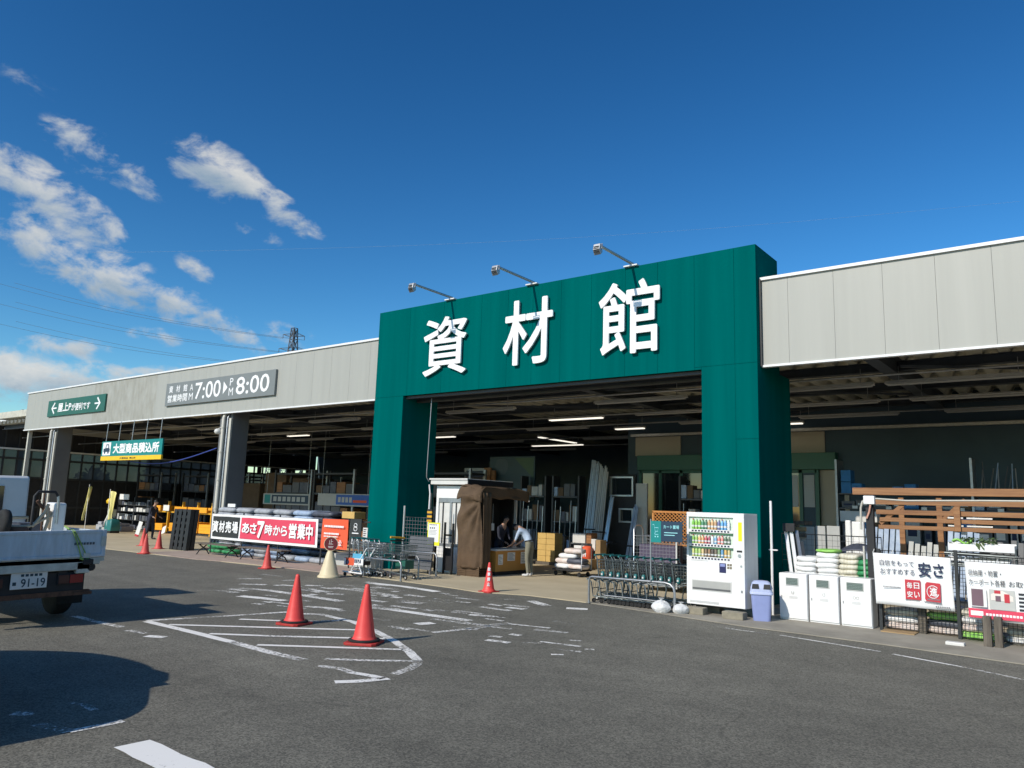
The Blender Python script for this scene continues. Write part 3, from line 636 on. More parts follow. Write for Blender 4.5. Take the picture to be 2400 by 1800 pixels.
for y in (16.6, 19.0, 21.4, 25, 29):
    for x in (-33, -27.3, -20.2, -14.4, -8.6, -5.0, -2.0, 2.2):
        if x > -12 and y > 22: continue
        if abs(y-19) < .1 and x in (-14.4,): continue
        k += 1
        row = {16.6: 'first', 19.0: 'second', 21.4: 'third', 25: 'fourth', 29: 'fifth'}[y]
        bay = 'far left bay' if x < -30 else 'left bay under the hanging sign' if x < -24 else 'bay behind the red banner' if x < -18 else 'left half of the portal' if x < -12 else 'right half of the portal' if x < -6 else 'right bay beside the portal' if x < -4 else 'right bay over the pergola' if x < 0 else 'far right bay'
        ceil_light(x+random.uniform(-.5, .5), y, 4.30, 2.5, False, f'unlit tube light, {row} row back from the fascia, {bay}')

# ================================================================ pylon and cables
t = thing('transmission_tower', 'steel lattice transmission tower far behind the left roof line', 'pylon', (-220, 160, 0))
b = MB(); H_ = 61; dv = nrm((.6, .8, 0)); pr = Vector((-.8, .6, 0))
def leg(z): return 4.2*(1-z/H_)**1.15+.75
cs = [(-1, -1), (1, -1), (1, 1), (-1, 1)]
zs = [0, 12, 23, 32, 39, 44.5, 49, 53, 57, 61]
P_ = lambda c, z: Vector((c[0]*leg(z), c[1]*leg(z), z))
for i in range(len(zs)-1):
    for k in range(4):
        a, c = cs[k], cs[(k+1) % 4]
        b.bar(P_(a, zs[i]), P_(a, zs[i+1]), .26, .26); b.bar(P_(a, zs[i]), P_(c, zs[i+1]), .15, .15); b.bar(P_(c, zs[i]), P_(a, zs[i+1]), .15, .15); b.bar(P_(a, zs[i+1]), P_(c, zs[i+1]), .15, .15)
b.build('lattice_mast', M['pylon'], t)
ARMS = []
for z, w in ((58.5, 3.6), (53.5, 4.6), (48.5, 5.4)):
    b = MB()
    for s in (-1, 1):
        tip = dv*w*s+Vector((0, 0, z)); ARMS.append(tip)
        for c in cs: b.bar(P_(c, z+.9) if c[1] > 0 else P_(c, z-.7), tip, .13, .13)
        b.bar(tip, tip-Vector((0, 0, 1.4)), .14, .14)
    b.build('cross_arm', M['pylon'], t)
for i, tip in enumerate(ARMS):
    p0 = Vector((-220, 160, 0))+tip-Vector((0, 0, 1.4))
    p1 = Vector((-330, 105, 82-(i//2)*7.5))+tip*Vector((1.3, 1.3, 0)) + Vector((0, 0, -1))
    pts = [p0.lerp(p1, q/14)-Vector((0, 0, 2.5*math.sin(math.pi*q/14))) for q in range(15)]
    tag(MB().tube(pts, .05, 5).build('power_line', M['wire_far']), f'thin power line from the tower towards the left edge, {["upper", "middle", "lower"][i//2]} {["near", "far"][i%2]} cable', 'power line', 'power lines')
pts = [Vector((-276.4, 114.7, 85.5)).lerp(Vector((-16.3, 301.8, 110.9)), q/24)-Vector((0, 0, 4.2*math.sin(math.pi*q/24))) for q in range(25)]
tag(MB().tube(pts, .022, 5).build('power_line', mat('pale_power_cable', (.3, .36, .42), .5)), 'faint thin cable crossing the sky high above the portal', 'power line', 'power lines')

# trees behind the translucent side wall and behind the yard
def tree(x, y, h, r, lab):
    t = thing('tree', lab, 'tree', (x, y, 0), random.uniform(0, 6), 'trees behind the yard')
    b = MB(); b.tube([(0, 0, 0), (.05, .02, h*.3), (-.03, .06, h*.6), (0, 0, h*.85)], [.16*h/6, .12*h/6, .07*h/6, .02], 8)
    for k in range(7):
        a = k*2.4; z = h*(.3+.07*k); b.tube([(0, 0, z), (math.cos(a)*r*.5, math.sin(a)*r*.5, z+h*.13), (math.cos(a)*r*.85, math.sin(a)*r*.85, z+h*.18)], [.05, .03, .012], 5)
    b.build('trunk', M['bark'], t)
    b = MB(); rnd = random.Random(int(abs(x*10+y)))
    blobs = [(Vector((rnd.uniform(-.6, .6)*r, rnd.uniform(-.6, .6)*r, h*rnd.uniform(.42, .95))), r*rnd.uniform(.28, .5)) for _ in range(16)]
    for c, q in blobs:
        for _ in range(70):
            d = Vector((rnd.gauss(0, 1), rnd.gauss(0, 1), rnd.gauss(0, 1))).normalized()*q*rnd.uniform(.5, 1.05); p = c+d
            s = rnd.uniform(.09, .2); u = Vector((rnd.gauss(0, 1), rnd.gauss(0, 1), rnd.gauss(0, 1))).normalized(); v = u.orthogonal().normalized()
            b.quad(p-u*s, p-v*s*.6, p+u*s, p+v*s*.6)
    b.build('crown', M['leaf'], t)
for x, y, h, r, lab in ((-49, 22, 3.4, 1.5, 'dark bushy tree outside the translucent wall, nearest the fascia end'), (-50, 27, 3.6, 1.8, 'dark bushy tree outside the translucent wall, second from the fascia end'), (-49, 32, 3.2, 1.6, 'dark bushy tree outside the translucent wall, farthest from the fascia end'),
                        (-50, 44, 5.2, 2.4, 'tree seen through the back clerestory opening, left of the two'), (-43, 47, 5.4, 2.6, 'tree seen through the back clerestory opening, right of the two')):
    tree(x, y, h, r, lab)
# ================================================================ cones
def cone_parts(t, red, base, band=None):
    MB().prism([(-.2, -.16), (-.16, -.2), (.16, -.2), (.2, -.16), (.2, .16), (.16, .2), (-.16, .2), (-.2, .16)], (0, 0, 0), X, Y, 0, .032).build('base', base, t, bevel=.006)
    MB().lathe([(.165, .032), (.165, .05), (.14, .07), (.128, .10), (.030, .665), (.028, .69), (.012, .70)], (0, 0, 0), 24).build('cone_body', red, t)
def cone(lab, x, y, s, rz, m='cone_red'):
    t = thing('traffic_cone', lab, 'traffic cone', (x, y, .0), rz, 'red traffic cones'); t.scale = (s, s, s)
    cone_parts(t, M[m], M['cone_base'])
    if s > .9: MB().lathe([(.185, .03), (.195, .04), (.19, .055), (.17, .062), (.16, .06)], (0, 0, 0), 26).build('weight_ring', M['rubber'], t)
    return t
cone('red traffic cone at the tip of the hatched marking, nearest to the camera', -6.95, 6.35, .955, .5)
MB_c2 = cone('red traffic cone on the hatched marking, behind the nearest one and nearer the truck', -8.62, 6.63, .92, .2)
t = cone('red traffic cone with white vertical characters in front of the kiosk counter', -9.52, 11.80, .80, .3)
b = MB()
for i, ch in enumerate('駐車禁止'):
    z = .50-.115*i; r = .128-(z-.10)*.1735
    n_ = nrm((.62*math.cos(-.3), -.785, .17)); u = n_.cross(Vector((0, 0, -1))).normalized(); 
    n_ = nrm((.55, -.82, .0)); u = Vector((.82, .55, 0)); v = Vector((-.174*.55*0-.09, .13, .98)).normalized()
    b.text(ch, Vector((n_.x*r, n_.y*r, z))-u*.035, u, v, 0, 0, .07, .085, d=.008, bold=.04)
b.build('lettering', M['white_letter'], t); t.rotation_euler = (0, 0, 0)
cone('small red traffic cone in front of the red banner and benches', -15.93, 11.34, .79, .1, 'cone_red_b')
cone('red traffic cone at left near the tan yard floor, nearest of the left group', -21.69, 11.36, .80, .2, 'cone_red_b')
cone('red traffic cone at left, right-hand one beside the stack of black pallets', -23.48, 12.71, .80, .4, 'cone_red_b')
cone('red traffic cone at left, half hidden behind the nearest of the left group', -25.0, 13.0, .82, .6, 'cone_red_b')

t = thing('cream_cone', 'wide cream cone carrying a round dark red sign', 'sign cone', (-13.5, 11.2, 0))
MB().lathe([(.24, 0), (.24, .03), (.22, .045), (.205, .06), (.075, .52), (.06, .545), (.05, .56)], (0, 0, 0), 28).build('cone_body', M['cream'], t)
n_ = nrm((.62, -.78, 0)); u = Vector((.78, .62, 0))
MB().lathe([(.155, 0), (.155, .012)], Vector((0, 0, .71))-n_*.012, 28, n_).build('sign_rim', M['cream'], t)
b = MB(); b.slot(0).lathe([(.142, 0), (.142, .006)], Vector((0, 0, .71))+n_*.001, 28, n_)
b.slot(1).text('止', Vector((0, 0, .71))-u*.05, u, Z, 0, -.01, .10, .10, d=.009, bold=.0)
b.slot(1).rect((0, 0, .71), u, Z, -.06, -.06, .06, -.05, .009); b.rect((0, 0, .71), u, Z, -.05, -.085, .05, -.075, .009)
b.build('sign_disc', [M['red_dark'], M['offwhite']], t)

# ================================================================ vending machine
def vending():
    t = thing('vending_machine', 'white drinks vending machine with three rows of bottles beside the right portal pillar', 'vending machine', (-5.58, 12.1, .13))
    w, d, h = .98, .60, 1.505
    b = MB(); b.box(0, .05, .02, w, d, h); b.slot(1).box(.04, .06, 0, w-.04, d-.02, .03)
    b.build('cabinet', [M['white'], M['chassis']], t, bevel=.01)
    # door skin with the window cut out
    b = MB(); x0, x1, z0, z1 = .04, .80, .775, 1.43
    b.box(0, 0, .03, w, .048, z0); b.box(0, 0, z1, w, .048, h); b.box(0, 0, z0, x0, .048, z1); b.box(x1, 0, z0, w, .048, z1)
    dr = b.build('front_door', M['white'], t, bevel=.006)
    MB().box(x0, .04, z0, x1, .047, z1).build('window_back', flat('display_back', 205, 222, 205), dr)
    cols = [['5fb31e', '7cc62a', '6cba22', '2f7d4a', '2b6a44', 'b98a4d', 'd09a55', 'b98550', '4a4f86', '4fa2dc', '3f8fd4', 'e2e6ea'],
            ['6fb52c', '8cc040', 'e0a35a', 'd9924e', 'c23b45', '9a2f44', 'd8e2ea', '5a9ac8', 'e06a60', 'e2786c', '3c5a3a', '4a5a3c'],
            ['d7d36a', '9ccb50', 'a9c85a', 'd9b770', '6b4a2a', '8a5a30', '3a2c20', '5b4a34', '6f8f5a', '3f86b8', 'd7a03c', 'c9b46a']]
    rows = [(1.235, .165, 1.0), (1.005, .135, .85), (.795, .125, .8)]
    for r, (zb, hh, kk) in enumerate(rows):
        MB().box(x0, -.004, zb-.052, x1, .02, zb-.004).build('price_rail', M['white'], dr)
        bt = MB()
        for i in range(12): bt.box(x0+.055+i*.0555, -.009, zb-.04, x0+.088+i*.0555, -.003, zb-.016)
        bt.build('button_strip', M['navy_ink'], dr)
        if r < 2: MB().box(x0+.01, .01, zb-.078, x1-.01, .03, zb-.053).build('shelf_label', flat('shelf_green', 70, 120, 85), dr)
        for i in range(12):
            cx = x0+.072+i*.0555; c = cols[r][i]; rr = .0235 if r == 0 else .0225
            if r < 2: pf = [(rr, 0), (rr, hh*.62), (rr*.8, hh*.76), (rr*.42, hh*.88), (rr*.42, hh)]
            else: pf = [(rr*.9, 0), (rr, .006), (rr, hh*.88), (rr*.85, hh*.95), (rr*.85, hh)]
            q = MB(); q.slot(0).lathe(pf, (cx, .014, zb), 10); q.slot(1).lathe([(rr*1.04, hh*.2), (rr*1.04, hh*.38)], (cx, .014, zb), 10, caps=False)
            q.slot(1 if i % 3 else 2).lathe([(rr*.46, hh*.9), (rr*.46, hh*1.02)] if r < 2 else [(rr*.7, hh*.99), (rr*.7, hh*1.0)], (cx, .014, zb), 8)
            cm = flat('drink_'+c, *(int(int(c[k:k+2], 16)*.72+66) for k in (0, 2, 4)), .3)
            q.build('bottle' if r < 2 else 'can', [cm, M['paper'], M['red_ink']], dr)
    b = MB(); b.slot(0).box(.845, -.003, .85+.02, .945, .001, 1.40); b.slot(1).box(.885, -.006, 1.07, .945, -.002, 1.365); b.slot(2).box(.858, -.006, .895, .945, -.002, .925)
    b.slot(3).lathe([(.028, 0), (.028, .006)], (.90, -.003, .84), 14, NY)
    b.slot(2).text('おつり', (0, 0, 0), X, Z, .86, 1.39, .94, 1.41, d=.006, bold=.02) if 0 else None
    b.build('coin_panel', [M['white'], flat('bright_yellow_label', 240, 230, 20), M['chassis'], M['alu']], dr)
    b = MB(); b.slot(0).box(.565, -.006, .56, .675, .0, .71); b.slot(1).rect((.565, -.006, .56), X, Z, .015, .095, .095, .14, .001)
    b.build('card_reader', [flat('reader_navy', 35, 38, 85), flat('reader_label', 130, 140, 190)], dr)
    b = MB()
    for i in range(2):
        for j in range(2): b.box(.695+.042*i, -.003, .625+.045*j, .73+.042*i, .001, .66+.045*j)
    b.build('sticker', flat('grey_sticker', 120, 110, 90), dr)
    MB().lathe([(.018, 0), (.018, .006)], (.925, 0, .68), 12, NY).build('lock', M['alu'], dr)
    b = MB(); b.slot(0).box(.09, -.008, .255, .765, .0, .425); b.slot(1).box(.105, -.010, .27, .75, -.007, .41); b.slot(2).box(.105, -.012, .268, .75, -.009, .30)
    b.build('dispensing_flap', [M['offwhite'], flat('flap_grey', 165, 165, 160), flat('flap_shadow_strip', 90, 92, 92)], dr, bevel=.003)
    b = MB()
    for i in range(3): b.box(.06+.0*i, -.002, .06+.012*i, .55, .0, .064+.012*i)
    b.box(.08, -.002, .725, .38, 0, .729)
    b.build('vent_slots', flat('vent_grey', 120, 120, 118), dr)
    MB().box(.915, -.004, .27, .945, .0, .31).build('change_tray', M['grey_steel'], dr)
vending()
for i, (x, y, lab) in enumerate(((-5.40, 12.02, 'dusty concrete block under the left front foot of the vending machine'), (-4.72, 11.95, 'dusty concrete block under the right front foot of the vending machine'), (-5.32, 12.5, 'concrete block under the rear of the vending machine'))):
    tag(MB().box(x-.17, y-.09, .012, x+.17, y+.11, .125).build('concrete_block', M['block'], bevel=.012), lab, 'concrete block', 'blocks under the vending machine')

def bag(lab, x, y, r, h, lean):
    t = thing('sand_bag', lab, 'plastic bag', (x, y, .012), lean, 'white bags at the corral rail')
    def fn(u, v):
        a = u*2*math.pi; z = v
        rr = r*(math.sin(math.pi*min(1, .18+z*.82))**.55)*(1+.18*mnoise.noise((math.cos(a)*1.5+x*7, math.sin(a)*1.5, z*2)))
        rr *= (.35 if v > .97 else 1)
        return (rr*math.cos(a)*1.15, rr*math.sin(a)*.9, h*(z**.9)*(1+.06*math.sin(3*a)))
    MB().grid(fn, 28, 14).build('bag_body', M['polybag'], t)
    b = MB(); b.lathe([(.02, h*.96), (.012, h*1.03), (.035, h*1.16), (.05, h*1.2)], (0, 0, 0), 10); b.build('knot', M['polybag'], t)
bag('white plastic sand bag slumped against the end of the corral rail', -5.86, 11.74, .13, .19, .3)
t_ = bag('white plastic sand bag lying between corral rail and vending machine', -5.58, 11.88, .13, .15, 1.1)

# lavender bin
t = thing('litter_bin', 'lavender blue plastic litter bin with pale lid beside the vending machine', 'litter bin', (-4.36, 12.15, .012), .35)
def rsq(hw, hd, z, r=.05, n=5):
    out = []
    for sx, sy, a0 in ((1, 1, 0), (-1, 1, 90), (-1, -1, 180), (1, -1, 270)):
        for k in range(n+1):
            a = math.radians(a0+90*k/n); out.append((sx*(hw-r)+r*math.cos(a), sy*(hd-r)+r*math.sin(a), z))
    return out
def loft(b, rings, cap=True):
    n = len(rings[0]); vs = [p for r in rings for p in r]
    b.add(vs, [(i*n+j, i*n+(j+1) % n, (i+1)*n+(j+1) % n, (i+1)*n+j) for i in range(len(rings)-1) for j in range(n)], True)
    if cap: b.add(rings[0], [tuple(range(n))[::-1]]); b.add(rings[-1], [tuple(range(n))])
    return b
loft(MB(), [rsq(.125, .115, 0), rsq(.13, .12, .03), rsq(.155, .145, .42)]).build('bin_body', M['bin_blue'], t)
b = loft(MB(), [rsq(.17, .16, .40), rsq(.172, .162, .435), rsq(.165, .155, .44)]); b.build('rim', M['bin_lid'], t)
ld = loft(MB(), [rsq(.162, .152, .44), rsq(.16, .15, .49), rsq(.135, .12, .575), rsq(.10, .085, .60), rsq(.05, .04, .607)]).build('lid', M['bin_lid'], t)
for s in (-1, 1):
    MB().prism([(-.055, 0), (.055, 0), (.045, .075), (-.045, .075)], (s*.085, -.157+.004, .485), (1, 0, 0), nrm((0, .38, 1)), -.001, .006).build('opening', M['chassis'], ld)
MB().prism([(-.06, 0), (.06, 0), (.05, .075), (-.05, .075)], (.166-.004, 0, .485), (0, 1, 0), nrm((-.3, 0, 1)), -.001, .006).build('opening', M['chassis'], ld)

# three white recycling bins
labs = ('left one of three white recycling boxes, next to the lavender bin', 'middle one of three white recycling boxes', 'right one of three white recycling boxes, next to the white banner')
for i in range(3):
    x = -4.235+i*.463
    t = thing('recycling_bin', labs[i], 'recycling bin', (x, 12.60, .012), -.015, 'white recycling boxes')
    w, d, h = .44, .34, .715
    MB().box(0, .02, .0, w, d, h).build('bin_body', M['white'], t, bevel=.008)
    dr = MB().box(.006, 0, .03, w-.006, .018, h-.004).build('front_door', M['white'], t, bevel=.004)
    x0 = .11 if i < 2 else .09; x1 = .31 if i < 2 else .34
    b = MB(); b.slot(0).box(x0, -.012, .53, x1, .0, .655)
    b.build('slot_frame', M['offwhite'], dr)
    sl = MB()
    for k in range(9): sl.slot(0 if k % 2 else 1).box(x0+.01, -.015, .54+k*.0118, x1-.01, -.011, .5505+k*.0118)
    sl.build('flap', [flat('flap_green_grey', 112, 128, 120), flat('flap_dark_grey', 88, 100, 96)], dr)
    b = MB(); g = flat('pale_grey_print', 176, 176, 172)
    if i == 0:
        b.prism([(.19, .44), (.205, .44), (.215, .395), (.20, .395)], (0, 0, 0), X, Z, .001, .003); b.prism([(.225, .44), (.24, .44), (.235, .395), (.22, .395)], (0, 0, 0), X, Z, .001, .003)
    elif i == 1:
        b.tube([(.21, -.002, .45), (.205, -.002, .42), (.22, -.002, .40)], .004, 5); b.tube([(.225, -.002, .46), (.24, -.002, .43), (.235, -.002, .40)], .004, 5)
    else:
        for cx in (.20, .245): b.tube([(cx+.02*math.cos(a*.7), -.002, .425+.02*math.sin(a*.7)) for a in range(9)], .0035, 5, True)
    for k in range(3): b.rect((0, 0, 0), X, Z, .16, .36-.014*k, .29, .365-.014*k, .002)
    b.build('pictogram', g, dr)
    MB().box(.035, -.008, .33, .047, 0, .37).build('latch', M['grey_steel'], dr)
    if i == 2: MB().box(w-.0, .04, .0, w+.002, .3, .70).build('side_panel', M['offwhite'], t)

# ================================================================ shopping carts
def cart_mesh(t, basket_m, frame_m, plate_m, lower=True):
    """cart standing on z=0, pushing direction -x, length .52"""
    b = MB(); L0, L1, w0, w1, zb, zt = -.27, .22, .13, .17, .44, .72
    def ring(z):
        k = (z-zb)/(zt-zb); fx = L0+.05*(1-k); bx = L1-.02*(1-k); ww = .15+.035*k
        return [(fx, -ww*.8, z), (bx, -ww, z), (bx, ww, z), (fx, ww*.8, z)]
    r_ = .0042
    for z in (zb, .50, .56, .62, .67): b.tube([*ring(z)], r_, 4, True)
    b.tube(ring(zt), .008, 6, True)
    lo, hi = ring(zb), ring(zt); r_ = .0052
    def L(a, c, k): return Vector(a).lerp(Vector(c), k)
    for s in range(4):
        n = 9 if s % 2 == 0 else 6
        for k in range(n): b.tube([L(lo[s], lo[(s+1) % 4], k/n), L(hi[s], hi[(s+1) % 4], k/n)], r_, 4)
    for k in range(1, 7): b.tube([L(lo[0], lo[1], k/7), L(lo[3], lo[2], k/7)], r_, 4)
    b.build('basket', basket_m, t)
    b = MB()
    for s in (-1, 1):
        b.tube([(.20, s*.17, .70), (.26, s*.17, .80)], .012, 7)
        b.tube([(.22, s*.17, .72), (.16, s*.17, .30), (.20, s*.18, .10)], .012, 7)
        b.tube([(.18, s*.175, .14), (-.24, s*.12, .10)], .011, 7)
        b.tube([(.17, s*.17, .36), (-.22, s*.13, .44)], .010, 7)
    b.tube([(.18, -.175, .14), (.18, .175, .14)], .010, 7)
    b.build('frame', frame_m, t)
    MB().tube([(.26, -.19, .80), (.26, .19, .80)], .016, 8).build('handle', plate_m, t)
    b = MB()
    for k in range(5): b.tube([(.17-.09*k, -.15+.006*k, .13), (.17-.09*k, .15-.006*k, .13)], .005, 4)
    b.build('lower_rack', frame_m, t)
    MB().box(-.26, -.1, .45, -.235, .1, .50).build('front_bumper', plate_m, t)
    for s in (-1, 1):
        q = MB().lathe([(.02, -.05), (.034, -.03), (.034, .03), (.02, .05)], (.10, s*.162, .47), 10, Z).build('corner_bumper', plate_m, t)
        MB().box(.085, s*.196-.003, .455, .115, s*.196+.003, .485).build('label', M['offwhite'], q)
    for x, y in ((.20, -.18), (.20, .18), (-.23, -.12), (-.23, .12)):
        w = MB().lathe([(.045, -.012), (.05, -.008), (.05, .008), (.045, .012)], (x, y, .05), 12, Y).build('wheel', M['rubber'], t)
        MB().lathe([(.02, -.014), (.02, .014)], (x, y, .05), 8, Y).build('hub', M['offwhite'], w)
        MB().bar((x, y, .05), (x, y, .12), .018, .03).build('fork', frame_m, w)
proto = thing('shopping_cart', 'black wire shopping cart, leftmost in the nested row behind the corral rail', 'shopping cart', (-7.22, 12.5, .012), math.pi, 'nested shopping carts behind the corral rail')
cart_mesh(proto, M['black_wire'], M['black_wire'], M['teal_plastic'])
ords = ['leftmost', 'second', 'third', 'fourth', 'fifth', 'sixth', 'seventh', 'eighth', 'ninth', 'rightmost']
bpy.context.view_layer.update()
for i in range(1, 10):
    dup(proto, (-7.22+.165*i, 12.5+.012*math.sin(i*2), .012), label=f'black wire shopping cart, {ords[i]} from the left in the nested row behind the corral rail' if i < 9 else 'black wire shopping cart, rightmost in the nested row, beside the vending machine')
# a second nested row nearer the rail: low black platform carts
lowp = thing('platform_cart', 'low black platform cart, leftmost in the nested row just behind the rail', 'platform cart', (-7.12, 12.08, .012), math.pi, 'low platform carts behind the rail')
b = MB()
for s in (-1, 1): b.tube([(.30, s*.13, .40), (.20, s*.13, .36), (.16, s*.13, .12), (-.25, s*.12, .09)], .012, 6)
b.tube([(.30, -.13, .40), (.30, .13, .40)], .013, 6); b.tube([(.18, -.13, .25), (.18, .13, .25)], .008, 5); b.build('frame', M['black_wire'], lowp)
b = MB()
for k in range(8): b.tube([(.12-.05*k, -.12, .11), (.12-.05*k, .12, .11)], .005, 4)
for s in (-.06, 0, .06): b.tube([(.14, s, .115), (-.25, s, .095)], .005, 4)
for k in range(5): b.tube([(.175, -.12+.06*k, .13), (.20, -.12+.06*k, .36)], .004, 4)
b.build('deck', M['black_wire'], lowp)
for x, y in ((.15, -.12), (.15, .12), (-.22, -.11), (-.22, .11)): MB().lathe([(.035, -.012), (.042, 0), (.035, .012)], (x, y, .045), 10, Y).build('wheel', M['rubber'], lowp)
for i in range(1, 8): dup(lowp, (-7.12+.15*i, 12.08+.01*math.sin(3*i), .012), label=f'low black platform cart, {ords[i]} from the left in the nested row just behind the rail' if i < 7 else 'low black platform cart, rightmost in the nested row behind the rail')

t = thing('corral_rail', 'bent steel tube rail in front of the nested black carts', 'rail', (0, 0, 0))
MB().tube([(-7.31, 11.86, .01), (-7.31, 11.86, .41), (-7.29, 11.86, .45), (-7.25, 11.86, .465), (-5.86, 11.86, .475), (-5.76, 11.86, .455), (-5.70, 11.86, .40), (-5.685, 11.86, .33), (-5.685, 11.86, .01)], .02, 10).build('tube', M['grey_steel'], t)
MB().tube([(-7.0, 11.86, .17), (-5.9, 11.86, .17)], .012, 6).build('cross_tube', M['grey_steel'], t)
t = thing('corral_rail', 'rear bent steel rail running behind the carts to the vending machine', 'rail', (0, 0, 0))
MB().tube([(-7.1, 12.86, .01), (-7.1, 12.86, .44), (-7.05, 12.86, .47), (-5.75, 12.86, .475), (-5.66, 12.84, .44), (-5.64, 12.84, .01)], .018, 10).build('tube', M['grey_steel'], t)
t = thing('cart_sign', 'teal and navy cart area sign on a thin post at the corral rail', 'sign', (0, 0, 0))
MB().tube([(-6.10, 11.83, .47), (-6.10, 11.83, 1.50)], .014, 8).build('post', M['grey_steel'], t)
b = MB(); b.slot(0).box(-6.085, 11.80, 1.12, -5.90, 11.815, 1.47); b.slot(1).box(-5.90, 11.80, 1.14, -5.52, 11.815, 1.47); b.build('sign_board', [M['sign_teal'], M['sign_navy']], t)
b = MB(); O = (-6.085, 11.80, 1.12); pale = flat('pale_cyan_print', 150, 215, 220)
b.bar((-6.05, 11.797, 1.41), (-6.02, 11.797, 1.41), .003, .01); b.bar((-6.02, 11.797, 1.41), (-6.0, 11.797, 1.29), .003, .01); b.bar((-6.01, 11.797, 1.36), (-5.945, 11.797, 1.36), .003, .008); b.bar((-5.945, 11.797, 1.36), (-5.955, 11.797, 1.30), .003, .008); b.bar((-6.0, 11.797, 1.30), (-5.95, 11.797, 1.30), .003, .008); b.bar((-6.0, 11.797, 1.29), (-6.01, 11.797, 1.25), .003, .008); b.bar((-6.01, 11.797, 1.25), (-5.945, 11.797, 1.25), .003, .008)
for cx in (-6.0, -5.955): b.lathe([(.012, 0), (.012, .003)], (cx, 11.798, 1.215), 10, NY)
b.text('カート置場', (-5.90, 11.80, 1.14), X, Z, .05, .21, .33, .27, bold=.02)
for k in range(2): b.rect((-5.90, 11.80, 1.14), X, Z, .06, .14-.04*k, .30-.05*k, .152-.04*k, .002)
b.build('lettering', pale, t)
# ================================================================ left cart corral beside the portal
kid = thing('toy_cart', 'small white framed cart with orange and blue picture panels at the corral end', 'children cart', (-13.2, 11.75, .012), .1)
b = MB(); b.slot(0).box(-.30, -.13, .24, .0, -.12, .40); b.slot(1).box(0, -.132, .26, .26, -.122, .46); b.slot(2).box(-.05, -.135, .40, .26, -.125, .50)
b.slot(3).lathe([(.05, 0), (.05, .006)], (-.2, -.131, .31), 12, NY); b.slot(1).box(-.29, -.134, .25, -.25, -.13, .39)
for k in range(4): b.slot(3).rect((-.02, -.135, .28), X, Z, .03+.05*k, .02, .065+.05*k, .10, .001)
b.slot(4).box(-.28, -.12, .26, .25, .12, .34)
b.build('picture_panel', [M['banner_orange'], M['banner_white'], flat('sky_blue_panel', 90, 170, 205), M['navy_ink'], M['black']], kid)
b = MB()
for s in (-1, 1):
    b.tube([(-.32, s*.13, .10), (.24, s*.13, .08)], .018, 6); b.tube([(.24, s*.13, .08), (.14, s*.13, .26)], .012, 6); b.tube([(-.1, s*.13, .09), (.0, s*.13, .25)], .012, 6); b.tube([(.1, s*.13, .26), (.34, s*.14, .62)], .012, 6)
b.tube([(.34, -.14, .62), (.34, .14, .62)], .014, 6); b.build('frame', M['white'], kid)
for x in (-.26, .2):
    for y in (-.12, .12): MB().lathe([(.04, -.012), (.045, 0), (.04, .012)], (x, y, .045), 10, Y).build('wheel', M['rubber'], kid)
cw = thing('wire_cart', 'chrome wire shopping cart in the left corral, nearest the portal pillar', 'shopping cart', (-12.95, 12.15, .012), math.pi, 'chrome carts in the left corral')
cart_mesh(cw, M['wire'], M['wire'], M['teal_plastic'])
bpy.context.view_layer.update()
for i, lab in ((1, 'chrome wire shopping cart in the left corral, second from the kiosk side'), (2, 'chrome wire shopping cart in the left corral, middle of the row'), (3, 'chrome wire shopping cart in the left corral, closest to the round red sign')):
    dup(cw, (-12.95-.2*i, 12.17+.02*i, .012), label=lab)
cg = thing('black_cart', 'black cart with dark green box under its basket behind the front steel hoop', 'shopping cart', (-12.25, 12.2, .012), math.pi*.98)
cart_mesh(cg, M['black_wire'], M['black_wire'], M['black']); MB().box(-.2, -.13, .22, .12, .13, .40).build('green_box', M['sign_green'], cg, bevel=.01)
MB().tube([(.24, -.2, .86), (.24, .2, .88)], .022, 8).build('yellow_grip', M['rack_yellow'], cg)
for i, (y, x1, z, lab) in enumerate(((11.84, -11.95, .42, 'front steel hoop of the left cart corral'), (12.52, -12.10, .49, 'middle steel hoop of the left cart corral'), (13.17, -12.17, .53, 'rear steel hoop of the left cart corral'))):
    t = MB().tube([(x1-1.15, y, .01), (x1-1.15, y, z-.05), (x1-1.11, y, z), (x1-.07, y, z), (x1-.02, y, z-.04), (x1, y, z-.11), (x1, y, .01)], .02, 8).build('corral_hoop', M['grey_steel']); tag(t, lab, 'rail', 'steel hoops of the left corral')

def mesh_panel(b, x0, x1, y, z0, z1, st, r=.004, fr=.012):
    b.tube([(x0, y, z0), (x1, y, z0), (x1, y, z1), (x0, y, z1)], fr, 6, True)
    n = max(1, int((x1-x0)/st)); m = max(1, int((z1-z0)/st))
    for i in range(1, n): b.tube([(x0+(x1-x0)*i/n, y, z0), (x0+(x1-x0)*i/n, y, z1)], r, 4)
    for i in range(1, m): b.tube([(x0, y+.006, z0+(z1-z0)*i/m), (x1, y+.006, z0+(z1-z0)*i/m)], r, 4)
    return b
t = thing('mesh_fence', 'grey wire mesh fence panel with post between portal pillar and kiosk', 'fence', (0, 0, 0))
mesh_panel(MB(), -13.72, -12.88, 13.62, .1, 1.31, .085).build('mesh_panel', M['grey_steel'], t)
MB().tube([(-13.72, 13.6, 0), (-13.72, 13.6, 1.58)], .024, 8).build('post', M['alu'], t)
MB().tube([(-12.86, 13.62, 0), (-12.86, 13.62, 1.9)], .014, 8).build('post', M['dark_steel'], t)
t = thing('slatted_board', 'dark grey slatted board leaning on the mesh fence left of the kiosk', 'board', (-13.05, 13.45, .012)); t.rotation_euler = (-.10, 0, 0)
b = MB()
for i in range(9): b.box(-.36, 0, .10+.085*i, .42, .03, .175+.085*i)
